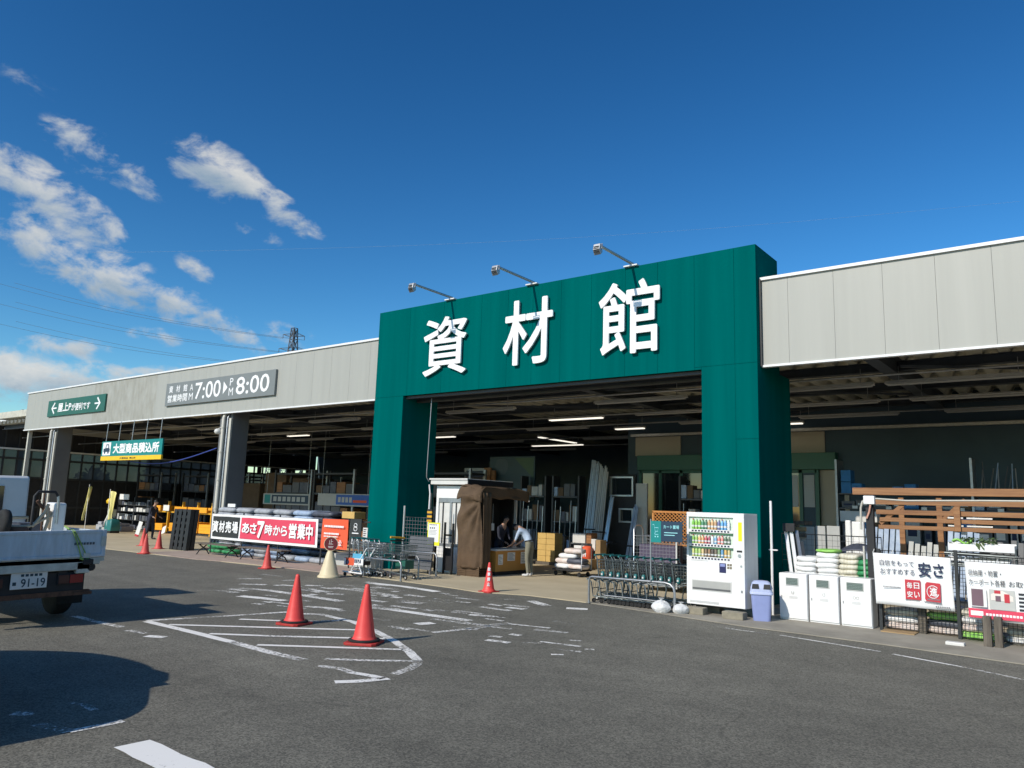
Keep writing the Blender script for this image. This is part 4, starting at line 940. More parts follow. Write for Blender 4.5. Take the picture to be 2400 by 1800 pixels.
b.box(-.34, .03, 0, -.30, .06, .86); b.box(.36, .03, 0, .40, .06, .86); b.build('slats', M['slate_panel'], t)
t = thing('notice_card', 'white notice on lemon yellow card hanging left of the kiosk', 'notice', (0, 0, 0))
b = MB(); b.slot(0).box(-12.86, 13.55, .68, -12.47, 13.56, 1.21); b.slot(1).rect((-12.86, 13.55, .68), X, Z, .03, .08, .36, .50, .002)
b.slot(2)
for k in range(5): b.rect((-12.86, 13.55, .68), X, Z, .06+.05*k, .47, .095+.05*k, .485, .004)
for k in range(3): b.rect((-12.86, 13.55, .68), X, Z, .08+.06*k, .385, .11+.06*k, .42, .004)
for k in range(4): b.rect((-12.86, 13.55, .68), X, Z, .06, .345-.03*k, .30-.03*(k % 2), .350-.03*k, .004)
b.build('card', [M['acid'], M['paper'], M['ink']], t)
t = thing('warning_plate', 'small yellow and black striped plate above the notice card', 'warning sign', (0, 0, 0))
b = MB()
for k in range(6): b.slot(k % 2).box(-12.95+.0*k, 13.60, 1.22+.05*k, -12.80, 13.62, 1.27+.05*k)
b.build('striped_plate', [M['rack_yellow'], M['black']], t)

# ================================================================ kiosk
K = thing('kiosk', 'white cashier kiosk with grey flat roof and brown tarpaulin awning under the portal', 'kiosk', (-12.7, 15.2, 0)); K.location = (0, 0, 0)
b = MB(); b.slot(0)
b.box(-13.32, 14.3, 1.80, -12.36, 14.34, 2.10); b.box(-13.32, 14.3, .0, -13.24, 14.38, 1.8); b.box(-12.44, 14.3, .0, -12.36, 14.38, 1.8); b.box(-13.32, 14.3, 0, -12.36, 14.34, .62)
b.box(-13.32, 16.36, 0, -12.36, 16.4, 2.1); b.box(-13.32, 14.38, 0, -13.28, 16.36, 2.1); b.box(-12.40, 14.38, 1.95, -12.36, 16.36, 2.1);
b.build('wall', M['white'], K, bevel=.004)
MB().box(-12.9, 14.4, .02, -12.86, 16.34, 2.1).box(-12.86, 16.28, .02, -12.42, 16.34, 2.1).box(-12.86, 14.4, 2.06, -12.3, 16.3, 2.12).build('shade_lining', M['chassis'], K)  # black boards added to put the kiosk's inner shade into the colour
fr = MB().box(-13.24, 14.31, 1.70, -12.44, 14.36, 1.80).box(-13.24, 14.31, .62, -12.44, 14.36, .70).box(-12.87, 14.31, .70, -12.81, 14.36, 1.70).build('window', M['grey_steel'], K)
for a, c in ((-13.24, -12.87), (-12.81, -12.44)):
    MB().box(a, 14.34, .70, c, 14.345, 1.70).build('pane', M['offwhite'], fr)
    MB().box(a+.12, 14.32, .70, a+.15, 14.335, 1.70).build('mullion', M['dark_steel'], fr)
b = MB(); b.slot(0).box(-13.40, 14.15, 2.13, -12.19, 15.95, 2.275); b.slot(1).box(-12.188, 14.16, 2.13, -12.17, 15.95, 2.262); b.slot(0).box(-13.43, 14.12, 2.24, -12.17, 14.15, 2.28)  # black plate paints the shade on the roof's right-hand edge
b.build('roof', [M['offwhite'], M['chassis']], K, bevel=.006)
MB().tube([(-13.42, 14.1, 2.2), (-13.46, 14.05, 2.3), (-13.46, 14.05, 2.45), (-13.46, 14.1, 4.3)], .012, 6).build('cable', M['grey_steel'], K)
MB().tube([(-13.40, 14.1, 2.12), (-13.36, 14.1, 1.9), (-13.38, 14.1, 1.0)], .018, 6).build('downpipe', M['white_trim'], K)
# tarpaulin curtain
def curtain(u, v):
    # u across, v up; gathered towards the upper right corner
    x = -12.27+.74*u; z = .20+1.78*v
    bul = (.06+.07*v)*math.sin(u*math.pi)
    if v > .72: k = (v-.72)/.28; x = x+.16*k*(1-u)
    dx, dz = 1.02-u, .93-v; ang = math.atan2(dz, dx+.02); dist = math.hypot(dx, dz)
    fold = .075*math.sin(ang*15)*min(1, dist*2.2)*max(0, v-.25)+.020*math.sin(u*15+v*2)*(1-v)+.02*math.sin(u*29-v*5)*max(0, u-.62)*2.2
    return (x+.02*math.sin(v*5), 13.98-.07*v-bul+fold, z-.10*v)
MB().grid(curtain, 44, 40).build('tarp_curtain', M['tarp'], K, solid=.012)
def curtain_side(u, v):
    return (-11.53+.02*math.sin(u*20), 13.98+.28*u, .22+1.72*v)
MB().grid(lambda u, v: (-11.53-.05*u+.03*math.sin(u*13+v*3), 13.98+.35*u, .22+1.72*v), 16, 14).build('tarp_curtain', M['tarp'], K, solid=.012)
# awning over the counter side with a bowed far end
def awn(u, v):
    y = 13.95+1.9*u; k = v*math.pi*.5
    x = -12.22+.62*math.sin(k)+.02*math.sin(u*11); z = 2.11-.30*(1-math.cos(k))-.03*math.sin(u*19)*v*.5-.10*max(0, u-.78)*4*(.3+v)*.5
    return (x, y, z)
MB().grid(awn, 36, 12).build('awning', M['tarp'], K, solid=.014)
MB().grid(lambda u, v: (-11.60+.015*math.sin(u*15), 13.95+1.9*u, 1.84+.05*math.sin(u*26)*(1-v)*.4-.0+.24*v-.10*max(0, u-.78)*3), 36, 5).build('awning_valance', M['tarp'], K, solid=.012)
MB().grid(lambda u, v: (-12.27+.70*u+.05*v*u, 14.17-.36*math.sin(v*1.57)*(1-.25*(2*u-1)**4)+.02*math.sin(u*9+v*5), 2.13-.34*(1-math.cos(v*1.57))-.07*u**3+.015*math.sin(u*14+v*4)), 20, 10).build('awning_hood', M['tarp'], K, solid=.012)
MB().tube([(-12.2, 15.87, 2.1), (-11.9, 15.88, 2.06), (-11.68, 15.88, 1.95), (-11.6, 15.88, 1.78)], .012, 6).build('awning_bow', M['white_trim'], K)
t = thing('plastic_crate', 'brown plastic crate under the gathered tarpaulin curtain', 'crate', (-11.9, 14.12, .012))
b = MB()
for k in range(5): b.box(-.34, -.16, .035+.04*k, .33, .14, .06+.04*k)
b.box(-.33, -.15, 0, .32, .13, .2)
for x in (-.34, -.1, .1, .31): b.box(x, -.163, 0, x+.02, .143, .225)
b.build('crate_body', M['tarp'], t)
# counter
t = thing('counter', 'orange cashier counter with taped paper notices and white top edge', 'counter', (0, 0, 0))
b = MB(); b.slot(0).box(-12.0, 14.63, .10, -11.62, 15.98, .58); b.slot(1).box(-11.98, 14.66, .012, -11.65, 15.95, .10); b.build('counter_body', [M['counter'], M['chassis']], t, bevel=.006)
MB().box(-12.06, 14.58, .585, -11.56, 16.02, .63).build('counter_top', M['offwhite'], t, bevel=.008)
for y0, y1, z0, z1, pm in ((14.72, 14.90, .26, .50, 'paper'), (15.08, 15.38, .34, .54, 'paper'), (15.62, 15.88, .26, .54, 'paper')):
    b = MB(); b.slot(0).box(-11.618, y0, z0, -11.614, y1, z1); b.slot(1)
    for k in range(6): b.rect((-11.614, y0, z0), Y, Z, .02, (z1-z0)*(k+1)/7.2, (y1-y0)-.02-.04*(k % 3), (z1-z0)*(k+1)/7.2+.008, .002)
    b.build('notice', [M['paper'], M['ink']], t)
tag(MB().box(-12.3, 14.75, .63, -12.06, 15.0, .85).box(-12.28, 14.77, .85, -12.1, 14.98, .95).build('cash_register', M['black'], bevel=.01), 'dark cash register on the kiosk counter behind the curtain', 'cash register')
tag(MB().box(-12.2, 14.38, 0.02, -12.0, 14.41, 1.2).box(-12.66, 13.9, .02, -12.62, 13.94, 1.22).box(-12.40, 13.9, .02, -12.36, 13.94, 1.2).box(-12.62, 13.91, .9, -12.40, 13.93, .94).box(-12.62, 13.91, .10, -12.40, 13.93, .62).build('folding_gate', M['black']), 'black folding gate between the notice card and the brown curtain', 'gate')
tag(MB().box(-12.02, 14.9, 1.05, -12.015, 15.02, 1.22).tube([(-12.017, 14.96, 1.22), (-12.017, 14.96, 1.7)], .004, 4).build('hanging_card', M['paper']), 'small white card hanging inside the kiosk opening', 'card')

# ================================================================ people
def person(lab, loc, rz, joints, bones, tags, mats, hair, scale=1.0, extra=None):
    """one continuous skinned body; joints: name -> (x, y, z, radius)"""
    t = thing('person', lab, 'person', loc, rz); t.scale = (scale,)*3
    names = list(joints); idx = {n: i for i, n in enumerate(names)}
    me = bpy.data.meshes.new('skeleton'); me.from_pydata([joints[n][:3] for n in names], [(idx[a], idx[c]) for a, c in bones], [])
    o = bpy.data.objects.new('skeleton', me); C.objects.link(o)
    sk = o.modifiers.new('skin', 'SKIN'); sk.use_smooth_shade = True; sk.branch_smoothing = .3
    for n in names:
        r = joints[n][3]; r = r if isinstance(r, tuple) else (r, r); me.skin_vertices[0].data[idx[n]].radius = r
    me.skin_vertices[0].data[idx['pelvis']].use_root = True
    s = o.modifiers.new('sub', 'SUBSURF'); s.levels = 2; s.render_levels = 2
    bm_ = bpy.data.meshes.new_from_object(o.evaluated_get(bpy.context.evaluated_depsgraph_get()))
    bpy.data.objects.remove(o)
    bm_.materials.clear()
    for m in mats: bm_.materials.append(m)
    segs = [(Vector(joints[a][:3]), Vector(joints[c][:3]), tags.get((a, c), tags.get(c, 0))) for a, c in bones]
    for p in bm_.polygons:
        best = None
        for a, c, g in segs:
            ab = c-a; k = max(0, min(1, (p.center-a).dot(ab)/max(ab.length_squared, 1e-9))); d = (p.center-(a+ab*k)).length
            if best is None or d < best[0]: best = (d, g)
        p.material_index = best[1]; p.use_smooth = True
    body = bpy.data.objects.new('body', bm_); C.objects.link(body); body.parent = t
    hb = MB(); c, r, ax = hair; ax = Vector(ax); c = Vector(c)
    def hf(u, v):
        a = u*2*math.pi; e = v*1.75
        d = Vector((math.sin(e)*math.cos(a), math.sin(e)*math.sin(a), math.cos(e)))
        q = Vector((0, 0, 1)).rotation_difference(ax.normalized()) @ d
        return c+q*r*(1+.07*mnoise.noise(q*9))
    hb.grid(hf, 20, 10).build('hair', M['hair'], t)
    if extra: extra(t)
    return t
def limbs(j, side, sh, el, wr, hand, fingers_dir, r=(.048, .038, .026)):
    s = side
    j['sh'+s] = (*sh, .062); j['el'+s] = (*el, r[1]); j['wr'+s] = (*wr, r[2]); j['hand'+s] = (*hand, (.036, .022))
    f = Vector(fingers_dir); h = Vector(hand); lat = f.cross(Vector((0, 0, 1))).normalized()
    B_ = [('chest', 'sh'+s), ('sh'+s, 'el'+s), ('el'+s, 'wr'+s), ('wr'+s, 'hand'+s)]
    for k, ln in enumerate((.070, .085, .08, .062)):
        a = h+lat*(.022-.0148*k)+f*.02; m = a+f*ln*.55+Vector((0, 0, -.010)); e = a+f*ln*.9+Vector((0, 0, -.035))
        j[f'fa{k}{s}'] = (*a, .010); j[f'fb{k}{s}'] = (*m, .009); j[f'fc{k}{s}'] = (*e, .008); B_ += [('hand'+s, f'fa{k}{s}'), (f'fa{k}{s}', f'fb{k}{s}'), (f'fb{k}{s}', f'fc{k}{s}')]
    a = h+lat*.035-f*.015; e = a+lat*.025+f*.04+Vector((0, 0, -.02))
    j['ta'+s] = (*a, .011); j['tb'+s] = (*e, .009); B_ += [('hand'+s, 'ta'+s), ('ta'+s, 'tb'+s)]
    return B_
# bending customer, local +x forward
def bent():
    j = {'pelvis': (0, 0, .93, (.125, .15)), 'waist': (.06, 0, 1.06, (.115, .14)), 'chest': (.22, 0, 1.28, (.12, .155)), 'neck': (.37, 0, 1.39, .055), 'headb': (.42, 0, 1.40, .07), 'head': (.49, 0, 1.37, (.085, .078)), 'crown': (.55, 0, 1.34, .06),
         'nose': (.50, 0, 1.275, .016)}
    Bn = [('pelvis', 'waist'), ('waist', 'chest'), ('chest', 'neck'), ('neck', 'headb'), ('headb', 'head'), ('head', 'crown'), ('head', 'nose')]
    for s, y in (('L', .10), ('R', -.10)):
        j['hip'+s] = (0, y, .88, .10); j['kn'+s] = (.03, y*1.05, .50, .066); j['an'+s] = (-.02, y*1.1, .10, .045); j['heel'+s] = (-.03, y*1.1, .045, .042); j['toe'+s] = (.17, y*1.2, .035, (.036, .045))
        Bn += [('pelvis', 'hip'+s), ('hip'+s, 'kn'+s), ('kn'+s, 'an'+s), ('an'+s, 'heel'+s), ('heel'+s, 'toe'+s)]
        Bn += limbs(j, s, (.27, y*1.85, 1.27), (.34, y*2.4, 1.02), (.55, y*1.5, .86), (.62, y*1.3, .83), (.9, 0, -.2))
    tg = {'pelvis': 1, 'waist': 0, 'chest': 0, 'neck': 2, 'headb': 2, 'head': 2, 'crown': 2, 'nose': 2}
    for s in 'LR':
        tg.update({'hip'+s: 1, 'kn'+s: 1, 'an'+s: 1, 'heel'+s: 3, 'toe'+s: 3, 'sh'+s: 0, 'el'+s: 0, 'wr'+s: 2, 'hand'+s: 2, 'ta'+s: 2, 'tb'+s: 2})
        for k in range(4): tg.update({f'fa{k}{s}': 2, f'fb{k}{s}': 2, f'fc{k}{s}': 2})
    def extra(t):
        for s in (-1, 1):
            MB().lathe([(.010, 0), (.014, .006), (.010, .012)], (.505, s*.034, 1.292), 8, (-.2, 0, -1)).build('eye', M['chassis'], t)
            MB().lathe([(.008, -.012), (.024, 0), (.018, .014)], (.455, s*.083, 1.36), 10, (0, s, 0)).build('ear', M['skin'], t)
        loft(MB(), [[(.02+.135*math.cos(a*.2618)+.0, .158*math.sin(a*.2618), .985+.03*math.cos(a*.2618)*-1) for a in range(24)], [(.028+.135*math.cos(a*.2618), .158*math.sin(a*.2618), 1.015+.03*math.cos(a*.2618)*-1) for a in range(24)]], False).build('belt', M['chassis'], t)
    person('man in light blue shirt and khaki trousers bending over the orange counter', (-11.06, 15.22, .012), math.pi+.12, j, Bn, tg, [M['shirt_blue'], M['khaki'], M['skin'], M['shoe']], ((.515, 0, 1.375), .094, (.75, 0, .55)), .83, extra)
bent()
def standing(lab, loc, rz, cloth, trouser, shoe, scale, lean=0.05, arms=((.12, .30, 1.12), (.26, .22, .98)), cap=None):
    j = {'pelvis': (0, 0, .95, (.12, .145)), 'waist': (lean*.3, 0, 1.08, (.11, .14)), 'chest': (lean, 0, 1.30, (.12, .165)), 'neck': (lean*1.4, 0, 1.47, .055), 'headb': (lean*1.6+.01, 0, 1.53, .068), 'head': (lean*1.8+.02, 0, 1.61, (.085, .078)), 'crown': (lean*1.8+.01, 0, 1.67, .066), 'nose': (lean*1.8+.118, 0, 1.585, .016)}
    Bn = [('pelvis', 'waist'), ('waist', 'chest'), ('chest', 'neck'), ('neck', 'headb'), ('headb', 'head'), ('head', 'crown'), ('head', 'nose')]
    (e, w) = arms
    for s, y in (('L', .10), ('R', -.10)):
        k = 1 if y > 0 else -1; st = .10*k
        j['hip'+s] = (0, y, .90, .10); j['kn'+s] = (.04+st*.5, y*1.02, .50, .068); j['an'+s] = (-.03+st, y, .10, .046); j['heel'+s] = (-.04+st, y, .045, .042); j['toe'+s] = (.16+st, y*1.15, .035, (.036, .045))
        Bn += [('pelvis', 'hip'+s), ('hip'+s, 'kn'+s), ('kn'+s, 'an'+s), ('an'+s, 'heel'+s), ('heel'+s, 'toe'+s)]
        Bn += limbs(j, s, (lean, k*.19, 1.36), (e[0], k*e[1]*.85, e[2]), (w[0], k*w[1], w[2]), (w[0]+.07, k*w[1]*.95, w[2]-.02), (.9, 0, -.25))
    tg = {'pelvis': 1, 'waist': 0, 'chest': 0, 'neck': 2, 'headb': 2, 'head': 2, 'crown': 2, 'nose': 2}
    for s in 'LR':
        tg.update({'hip'+s: 1, 'kn'+s: 1, 'an'+s: 1, 'heel'+s: 3, 'toe'+s: 3, 'sh'+s: 0, 'el'+s: 0, 'wr'+s: 0, 'hand'+s: 2, 'ta'+s: 2, 'tb'+s: 2})
        for q in range(4): tg.update({f'fa{q}{s}': 2, f'fb{q}{s}': 2, f'fc{q}{s}': 2})
    hx = lean*1.8+.02
    def extra(t):
        for s in (-1, 1): MB().lathe([(.010, 0), (.013, .006), (.010, .012)], (hx+.078, s*.033, 1.605), 8, X).build('eye', M['chassis'], t)
        MB().tube([(hx+.082, -.022, 1.545), (hx+.09, 0, 1.543), (hx+.082, .022, 1.545)], .005, 5).build('mouth', M['red_dark'], t)
        for s in (-1, 1): MB().lathe([(.008, -.012), (.024, 0), (.018, .014)], (hx-.005, s*.083, 1.59), 10, (0, s, 0)).build('ear', M['skin'], t)
        if cap:
            MB().lathe([(.102, 0), (.10, .04), (.075, .085), (.02, .105)], (hx-.01, 0, 1.635), 18).box(hx+.06, -.07, 1.635, hx+.17, .07, 1.645).build('cap', cap, t)
    return person(lab, loc, rz, j, Bn, tg, [cloth, trouser, M['skin'], shoe], ((hx-.012, 0, 1.632), .095, (-.35, 0, .9)), scale, extra)
standing('man in dark navy workwear standing in the left bay beside red cones', (-28.75, 15.15, .012), .4, M['navy_cloth'], M['navy_cloth'], M['chassis'], .86, .10)
standing('cashier in dark navy clothes standing behind the orange counter in the kiosk', (-12.28, 15.55, .012), -.1, M['navy_cloth'], M['navy_cloth'], M['chassis'], .82, .16, arms=((.22, .26, 1.05), (.42, .16, .92)))
# ================================================================ banners on the left
def cloth(b, x0, x1, y, z0, z1, sl, amp=.02, sag=.0, ph=0):
    """hanging cloth in the facade plane"""
    b.slot(sl); n, m = 36, 8
    def fn(u, v): return (x0+(x1-x0)*u, y+amp*math.sin((x0+(x1-x0)*u)*2.65+ph+(z0+(z1-z0)*v)*2.3), z0+(z1-z0)*v-sag*math.sin(math.pi*u)*1.0-.006*abs(math.sin((x0+(x1-x0)*u)*3.1))*v)
    return b.grid(fn, n, m)
t = thing('opening_banner', 'long black and red banner with white lettering hung at the yard rail', 'banner', (0, 0, 0))
y_ = 12.98
b = MB(); cloth(b, -21.1, -16.2, y_, .44, 1.165, 0, .012); cloth(b, -21.02, -19.68, y_-.012, .51, 1.10, 1, .012); cloth(b, -19.60, -16.29, y_-.012, .51, 1.10, 2, .012)
b.build('cloth', [M['banner_white'], M['banner_black'], M['banner_pink']], t)
b = MB(); O = (0, y_-.03, 0)
for i, ch in enumerate('資材売場'): b.text(ch, O, X, Z, -20.98+.33*i, .64, -20.69+.33*i, .97, d=.003, bold=.03)
b.build('lettering', M['white_letter'], t); b = MB()
for ch, x0, x1, z0, z1, bo in (('あ', -19.50, -19.14, .67, .96, .04), ('さ', -19.12, -18.80, .67, .96, .04), ('7', -18.78, -18.45, .56, 1.03, .05), ('時', -18.42, -18.08, .66, .95, .03), ('か', -18.04, -17.72, .67, .94, .035), ('ら', -17.70, -17.42, .67, .94, .035), ('営', -17.36, -17.02, .62, 1.02, .035), ('業', -16.99, -16.66, .62, 1.02, .035), ('中', -16.64, -16.35, .62, 1.02, .035)):
    b.text(ch, O, X, Z, x0, z0, x1, z1, d=.003, bold=bo)
b.build('lettering', M['white_letter'], t)
t = thing('orange_banner', 'square orange banner with white text lines between the red banner and the portal', 'banner', (0, 0, 0))
b = MB(); cloth(b, -16.0, -15.03, 12.96, .45, 1.19, 0, .022, ph=2); b.slot(1)
for z0, z1, a, c in ((.98, 1.03, .12, .82), (.80, .845, .12, .70), (.74, .765, .12, .66)):
    x = a
    while x < c: w = random.uniform(.03, .06); b.rect((-16.0, 12.925, 0), X, Z, x, z0, x+w, z1, .0); x += w+.012
b.text('公', (-16.0, 12.925, 0), X, Z, .70, .53, .82, .68, d=0, bold=.03)
b.build('cloth', [M['banner_orange'], M['white_letter']], t)
t = thing('icon_board', 'narrow black board with white line icons left of the portal pillar', 'sign', (0, 0, 0))
b = MB(); b.slot(0).box(-14.93, 12.95, .50, -14.52, 12.97, 1.22); b.slot(1)
O = (0, 12.945, 0)
for cz, r in ((1.06, .055), (.98, .06)): b.tube([(-14.72+r*math.cos(a*.5236), 12.944, cz+r*.9*math.sin(a*.5236)) for a in range(12)], .009, 5, True)
b.rect(O, X, Z, -14.84, .86, -14.60, .885, .002)
b.tube([(-14.84, 12.944, .62), (-14.82, 12.944, .74), (-14.72, 12.944, .78), (-14.74, 12.944, .60), (-14.84, 12.944, .62)], .009, 5)
b.tube([(-14.70, 12.944, .76), (-14.62, 12.944, .76), (-14.66, 12.944, .68), (-14.60, 12.944, .60)], .009, 5)
b.build('board', [M['banner_black'], M['white_letter']], t)
t = thing('side_board', 'pale striped label strip beside the black icon board', 'sign', (0, 0, 0))
b = MB(); b.slot(0).box(-14.46, 12.96, .55, -14.30, 12.975, 1.02); b.slot(1)
for k in range(9): b.rect((-14.46, 12.96, .55), X, Z, .02, .03+.048*k, .12-.02*(k % 2), .05+.048*k, .002)
b.build('board', [M['offwhite'], M['ink']], t)
t = thing('yard_rail', 'low steel rail carrying the banners in front of the sack stacks', 'rail', (0, 0, 0))
for x in (-21.15, -19.6, -17.9, -16.1, -15.0): MB().tube([(x, 13.04, 0), (x, 13.04, 1.22)], .02, 6).build('post', M['dark_steel'], t)
MB().tube([(-21.15, 13.04, 1.15), (-14.3, 13.04, 1.15)], .016, 6).tube([(-21.15, 13.04, .42), (-14.3, 13.04, .42)], .016, 6).build('bar', M['dark_steel'], t)

# benches with dark cast legs
def bench(lab, x0, x1, y, h):
    t = thing('bench', lab, 'bench', ((x0+x1)/2, y, .014), 0, 'wooden benches in front of the banner'); L_ = (x1-x0)/2
    b = MB()
    for k in range(3): b.box(-L_, -.17+.115*k, h, L_, -.07+.115*k, h+.03)
    b.build('seat', M['wood_grey'], t, bevel=.004)
    for s in (-1, 1):
        x = s*(L_-.18)
        MB().tube([(x, -.20, 0), (x, -.10, h*.45), (x, .0, h*.62), (x, .14, h)], .018, 6).tube([(x, .20, 0), (x, .10, h*.45), (x, 0, h*.62), (x, -.14, h)], .018, 6).tube([(x, -.15, h-.01), (x, .16, h-.01)], .016, 6).build('leg', M['chassis'], t)
    MB().tube([(-(L_-.18), 0, h*.62), (L_-.18, 0, h*.62)], .012, 6).build('brace', M['chassis'], t)
bench('weathered wooden bench with black legs under the left half of the banner', -20.9, -19.1, 12.55, .30); bench('weathered wooden bench with black legs under the right half of the banner', -18.75, -16.85, 12.55, .30)

# stack of black plastic pallets standing on end by the pillar
for i in range(2):
    t = thing('plastic_pallet', f'black plastic pallet standing on end beside the left pillar, {["front", "rear"][i]} of two', 'pallet', (-22.73, 12.9+.15*i, .014), 0, 'black pallets on end'); t.rotation_euler = (-.05, 0, .06)
    b = MB()
    for k in range(4): b.box(-.43+.235*k, 0, 0, -.27+.235*k, .13, 1.24)
    for k in range(7): b.box(-.43, .012, .02+.19*k, .43, .10, .10+.19*k)
    b.build('pallet_body', M['black'], t)

# ================================================================ sacks
def sack_mesh(b, w, d, h, seed):
    def fn(u, v):
        a = u*2*math.pi; e = (v-.5)*math.pi
        cx, sx = math.cos(a), math.sin(a); ce, se = math.cos(e), math.sin(e)
        p = lambda q, n: math.copysign(abs(q)**n, q)
        q = Vector((w/2*p(ce, .35)*p(cx, .45), d/2*p(ce, .35)*p(sx, .45), h/2+h/2*p(se, .8)))
        return q*1.0+Vector((0, 0, .012*mnoise.noise((q.x*7+seed, q.y*7, q.z*3))))+Vector((.01, .01, 0))*mnoise.noise((q.x*9, q.z*20+seed, q.y*9))
    return b.grid(fn, 20, 10)
SACKS = {}
def sack(lab, x, y, z, w, d, h, m, rz=0, group=None):
    k = (round(w, 2), round(d, 2), round(h, 2), m, random.randint(0, 2))
    if k not in SACKS:
        o = sack_mesh(MB(), w, d, h, k[4]*5.3).build('sack', M[m]); SACKS[k] = o
    else:
        o = SACKS[k].copy(); C.objects.link(o)
    o.location = (x, y, z); o.rotation_euler = (0, 0, rz); return tag(o, lab, 'sack', group)
lay = ['bottom', 'second', 'third', 'fourth', 'fifth', 'sixth', 'seventh', 'eighth', 'ninth', 'tenth']
cols = [(-22.0, 'sack_grey', 'far left', .9), (-21.05, 'sack_grey', 'second from left', .8), (-20.1, 'sack_grey', 'third from left', .85), (-19.15, 'sack_grey', 'fourth from left', .85), (-18.2, 'sack_blue', 'fifth from left', .85), (-17.3, 'sack_dark', 'rightmost', .9)]
for x, m, lb, w in cols:
    pl = MB()
    for k in range(3): pl.box(-.45, -.4+.36*k, 0, .45, -.32+.36*k, .09)
    for k in range(5): pl.box(-.45+.19*k, -.42, .09, -.31+.19*k, .42, .115)
    o = pl.build('pallet', M['wood_grey']); o.location = (x, 14.4, .014); tag(o, f'wooden pallet under the {lb} sack pile behind the red banner', 'pallet', 'pallets of the sack piles')
    for k in range(8):
        z = .13+.152*k
        for q, yy in ((0, 14.15), (1, 14.62)):
            if q and k < 6: continue
            sack(f'{"grey" if m == "sack_grey" else "bluish" if m == "sack_blue" else "dark"} sack behind the red banner, {lb} pile, {lay[k]} layer, {"front" if q == 0 else "rear"} row', x+random.uniform(-.03, .03), yy, z, w, .46, .155, m, random.uniform(-.04, .04), 'sack piles behind the red banner')
for k, (x, y, z) in enumerate(((-21.2, 13.35, .014), (-20.5, 13.35, .014), (-20.9, 13.38, .15), (-21.3, 13.38, .15))):
    sack(f'green woven sack below the left part of the banner, {["left on the ground", "right on the ground", "upper right", "upper left"][k]}', x, y, z, .62, .4, .14, 'sack_green', .05*k, 'green sacks under the banner')
for k in range(9):
    x = -19.6+.62*(k % 6); z = .014 if k < 6 else .15
    sack(f'pale grey sack under the banner, {["first", "second", "third", "fourth", "fifth", "sixth"][k % 6]} from the left, {"on the ground" if k < 6 else "upper layer"}', x, 13.38, z, .58, .4, .14, 'sack_grey' if k % 2 else 'sack_blue', .03*k-.1, 'pale sacks under the banner')
tag(MB().box(-16.5, 14.0, 1.19, -16.0, 14.4, 1.37).build('cardboard_box', M['carton_y'], bevel=.006), 'yellowish cardboard box on the sacks above the orange banner', 'cardboard box')
tag(MB().box(-21.95, 14.0, 1.36, -21.55, 14.03, 1.46).build('price_card', M['paper']), 'white price card on the far left sack pile', 'price card')
tag(MB().box(-16.3, 13.4, .012, -14.6, 14.6, .30).build('slab_stack', M['panel_board'], bevel=.01), 'pale stack of concrete slabs below the orange banner', 'slabs')
tag(MB().box(-16.6, 14.5, .012, -15.3, 15.2, 1.15).build('brown_pallet_load', M['wood_brown'], bevel=.02), 'brown wrapped pallet load just left of the portal pillar', 'pallet load')

# signs hanging in the bay behind
def aisle(lab, x0, x1, z0, z1, y, kind):
    t = thing('aisle_sign', lab, 'sign', (0, 0, 0), 0, 'aisle signs'); w, h = x1-x0, z1-z0; O = (x0, y, z0)
    b = MB(); b.slot(0).box(x0, y, z0, x1, y+.04, z1)
    if kind == 0: b.slot(1).rect(O, X, Z, .03*w, .1*h, .16*w, .9*h, .003); b.slot(2).rect(O, X, Z, .19*w, .12*h, .97*w, .88*h, .003)
    else: b.slot(3).rect(O, X, Z, .36*w, .1*h, .98*w, .92*h, .003); b.slot(4).rect(O, X, Z, .68*w, .3*h, .93*w, .5*h, .005)
    b.slot(0)
    for k in range(7 if kind == 0 else 4): b.rect(O, X, Z, (.23+.10*k if kind == 0 else .40+.07*k)*w, .3*h, (.30+.10*k if kind == 0 else .45+.07*k)*w, .72*h, .006)
    b.build('sign_board', [M['panel_board'], M['sign_teal'], M['sign_navy'], flat('print_blue', 40, 90, 170), M['banner_orange']], t)
    for x in (x0+.2, x1-.2): MB().tube([(x, y+.02, z1), (x, y+.02, 4.5)], .01, 5).build('hanger', M['grey_steel'], t)
aisle('grey framed aisle sign with pale blue print, left of two above the sack piles', -28.75, -25.6, 1.45, 1.90, 20.0, 0)
aisle('blue and grey aisle sign with orange stripe, right of two above the sack piles', -25.1, -22.0, 1.48, 1.95, 20.0, 1)
for i, (x0, x1) in enumerate(((-31.6, -30.0), (-29.8, -28.0), (-33.6, -32.0))):
    tag(MB().box(x0, 22, .1, x1, 23.2, 2.9-.25*i).build('wrapped_load', M['carton_shade'], bevel=.05), ['brown wrapped pallet load deep in the yard, middle of three', 'brown wrapped pallet load deep in the yard, right of three', 'brown wrapped pallet load deep in the yard, left and lowest of three'][i], 'pallet load', 'wrapped loads deep in the yard')
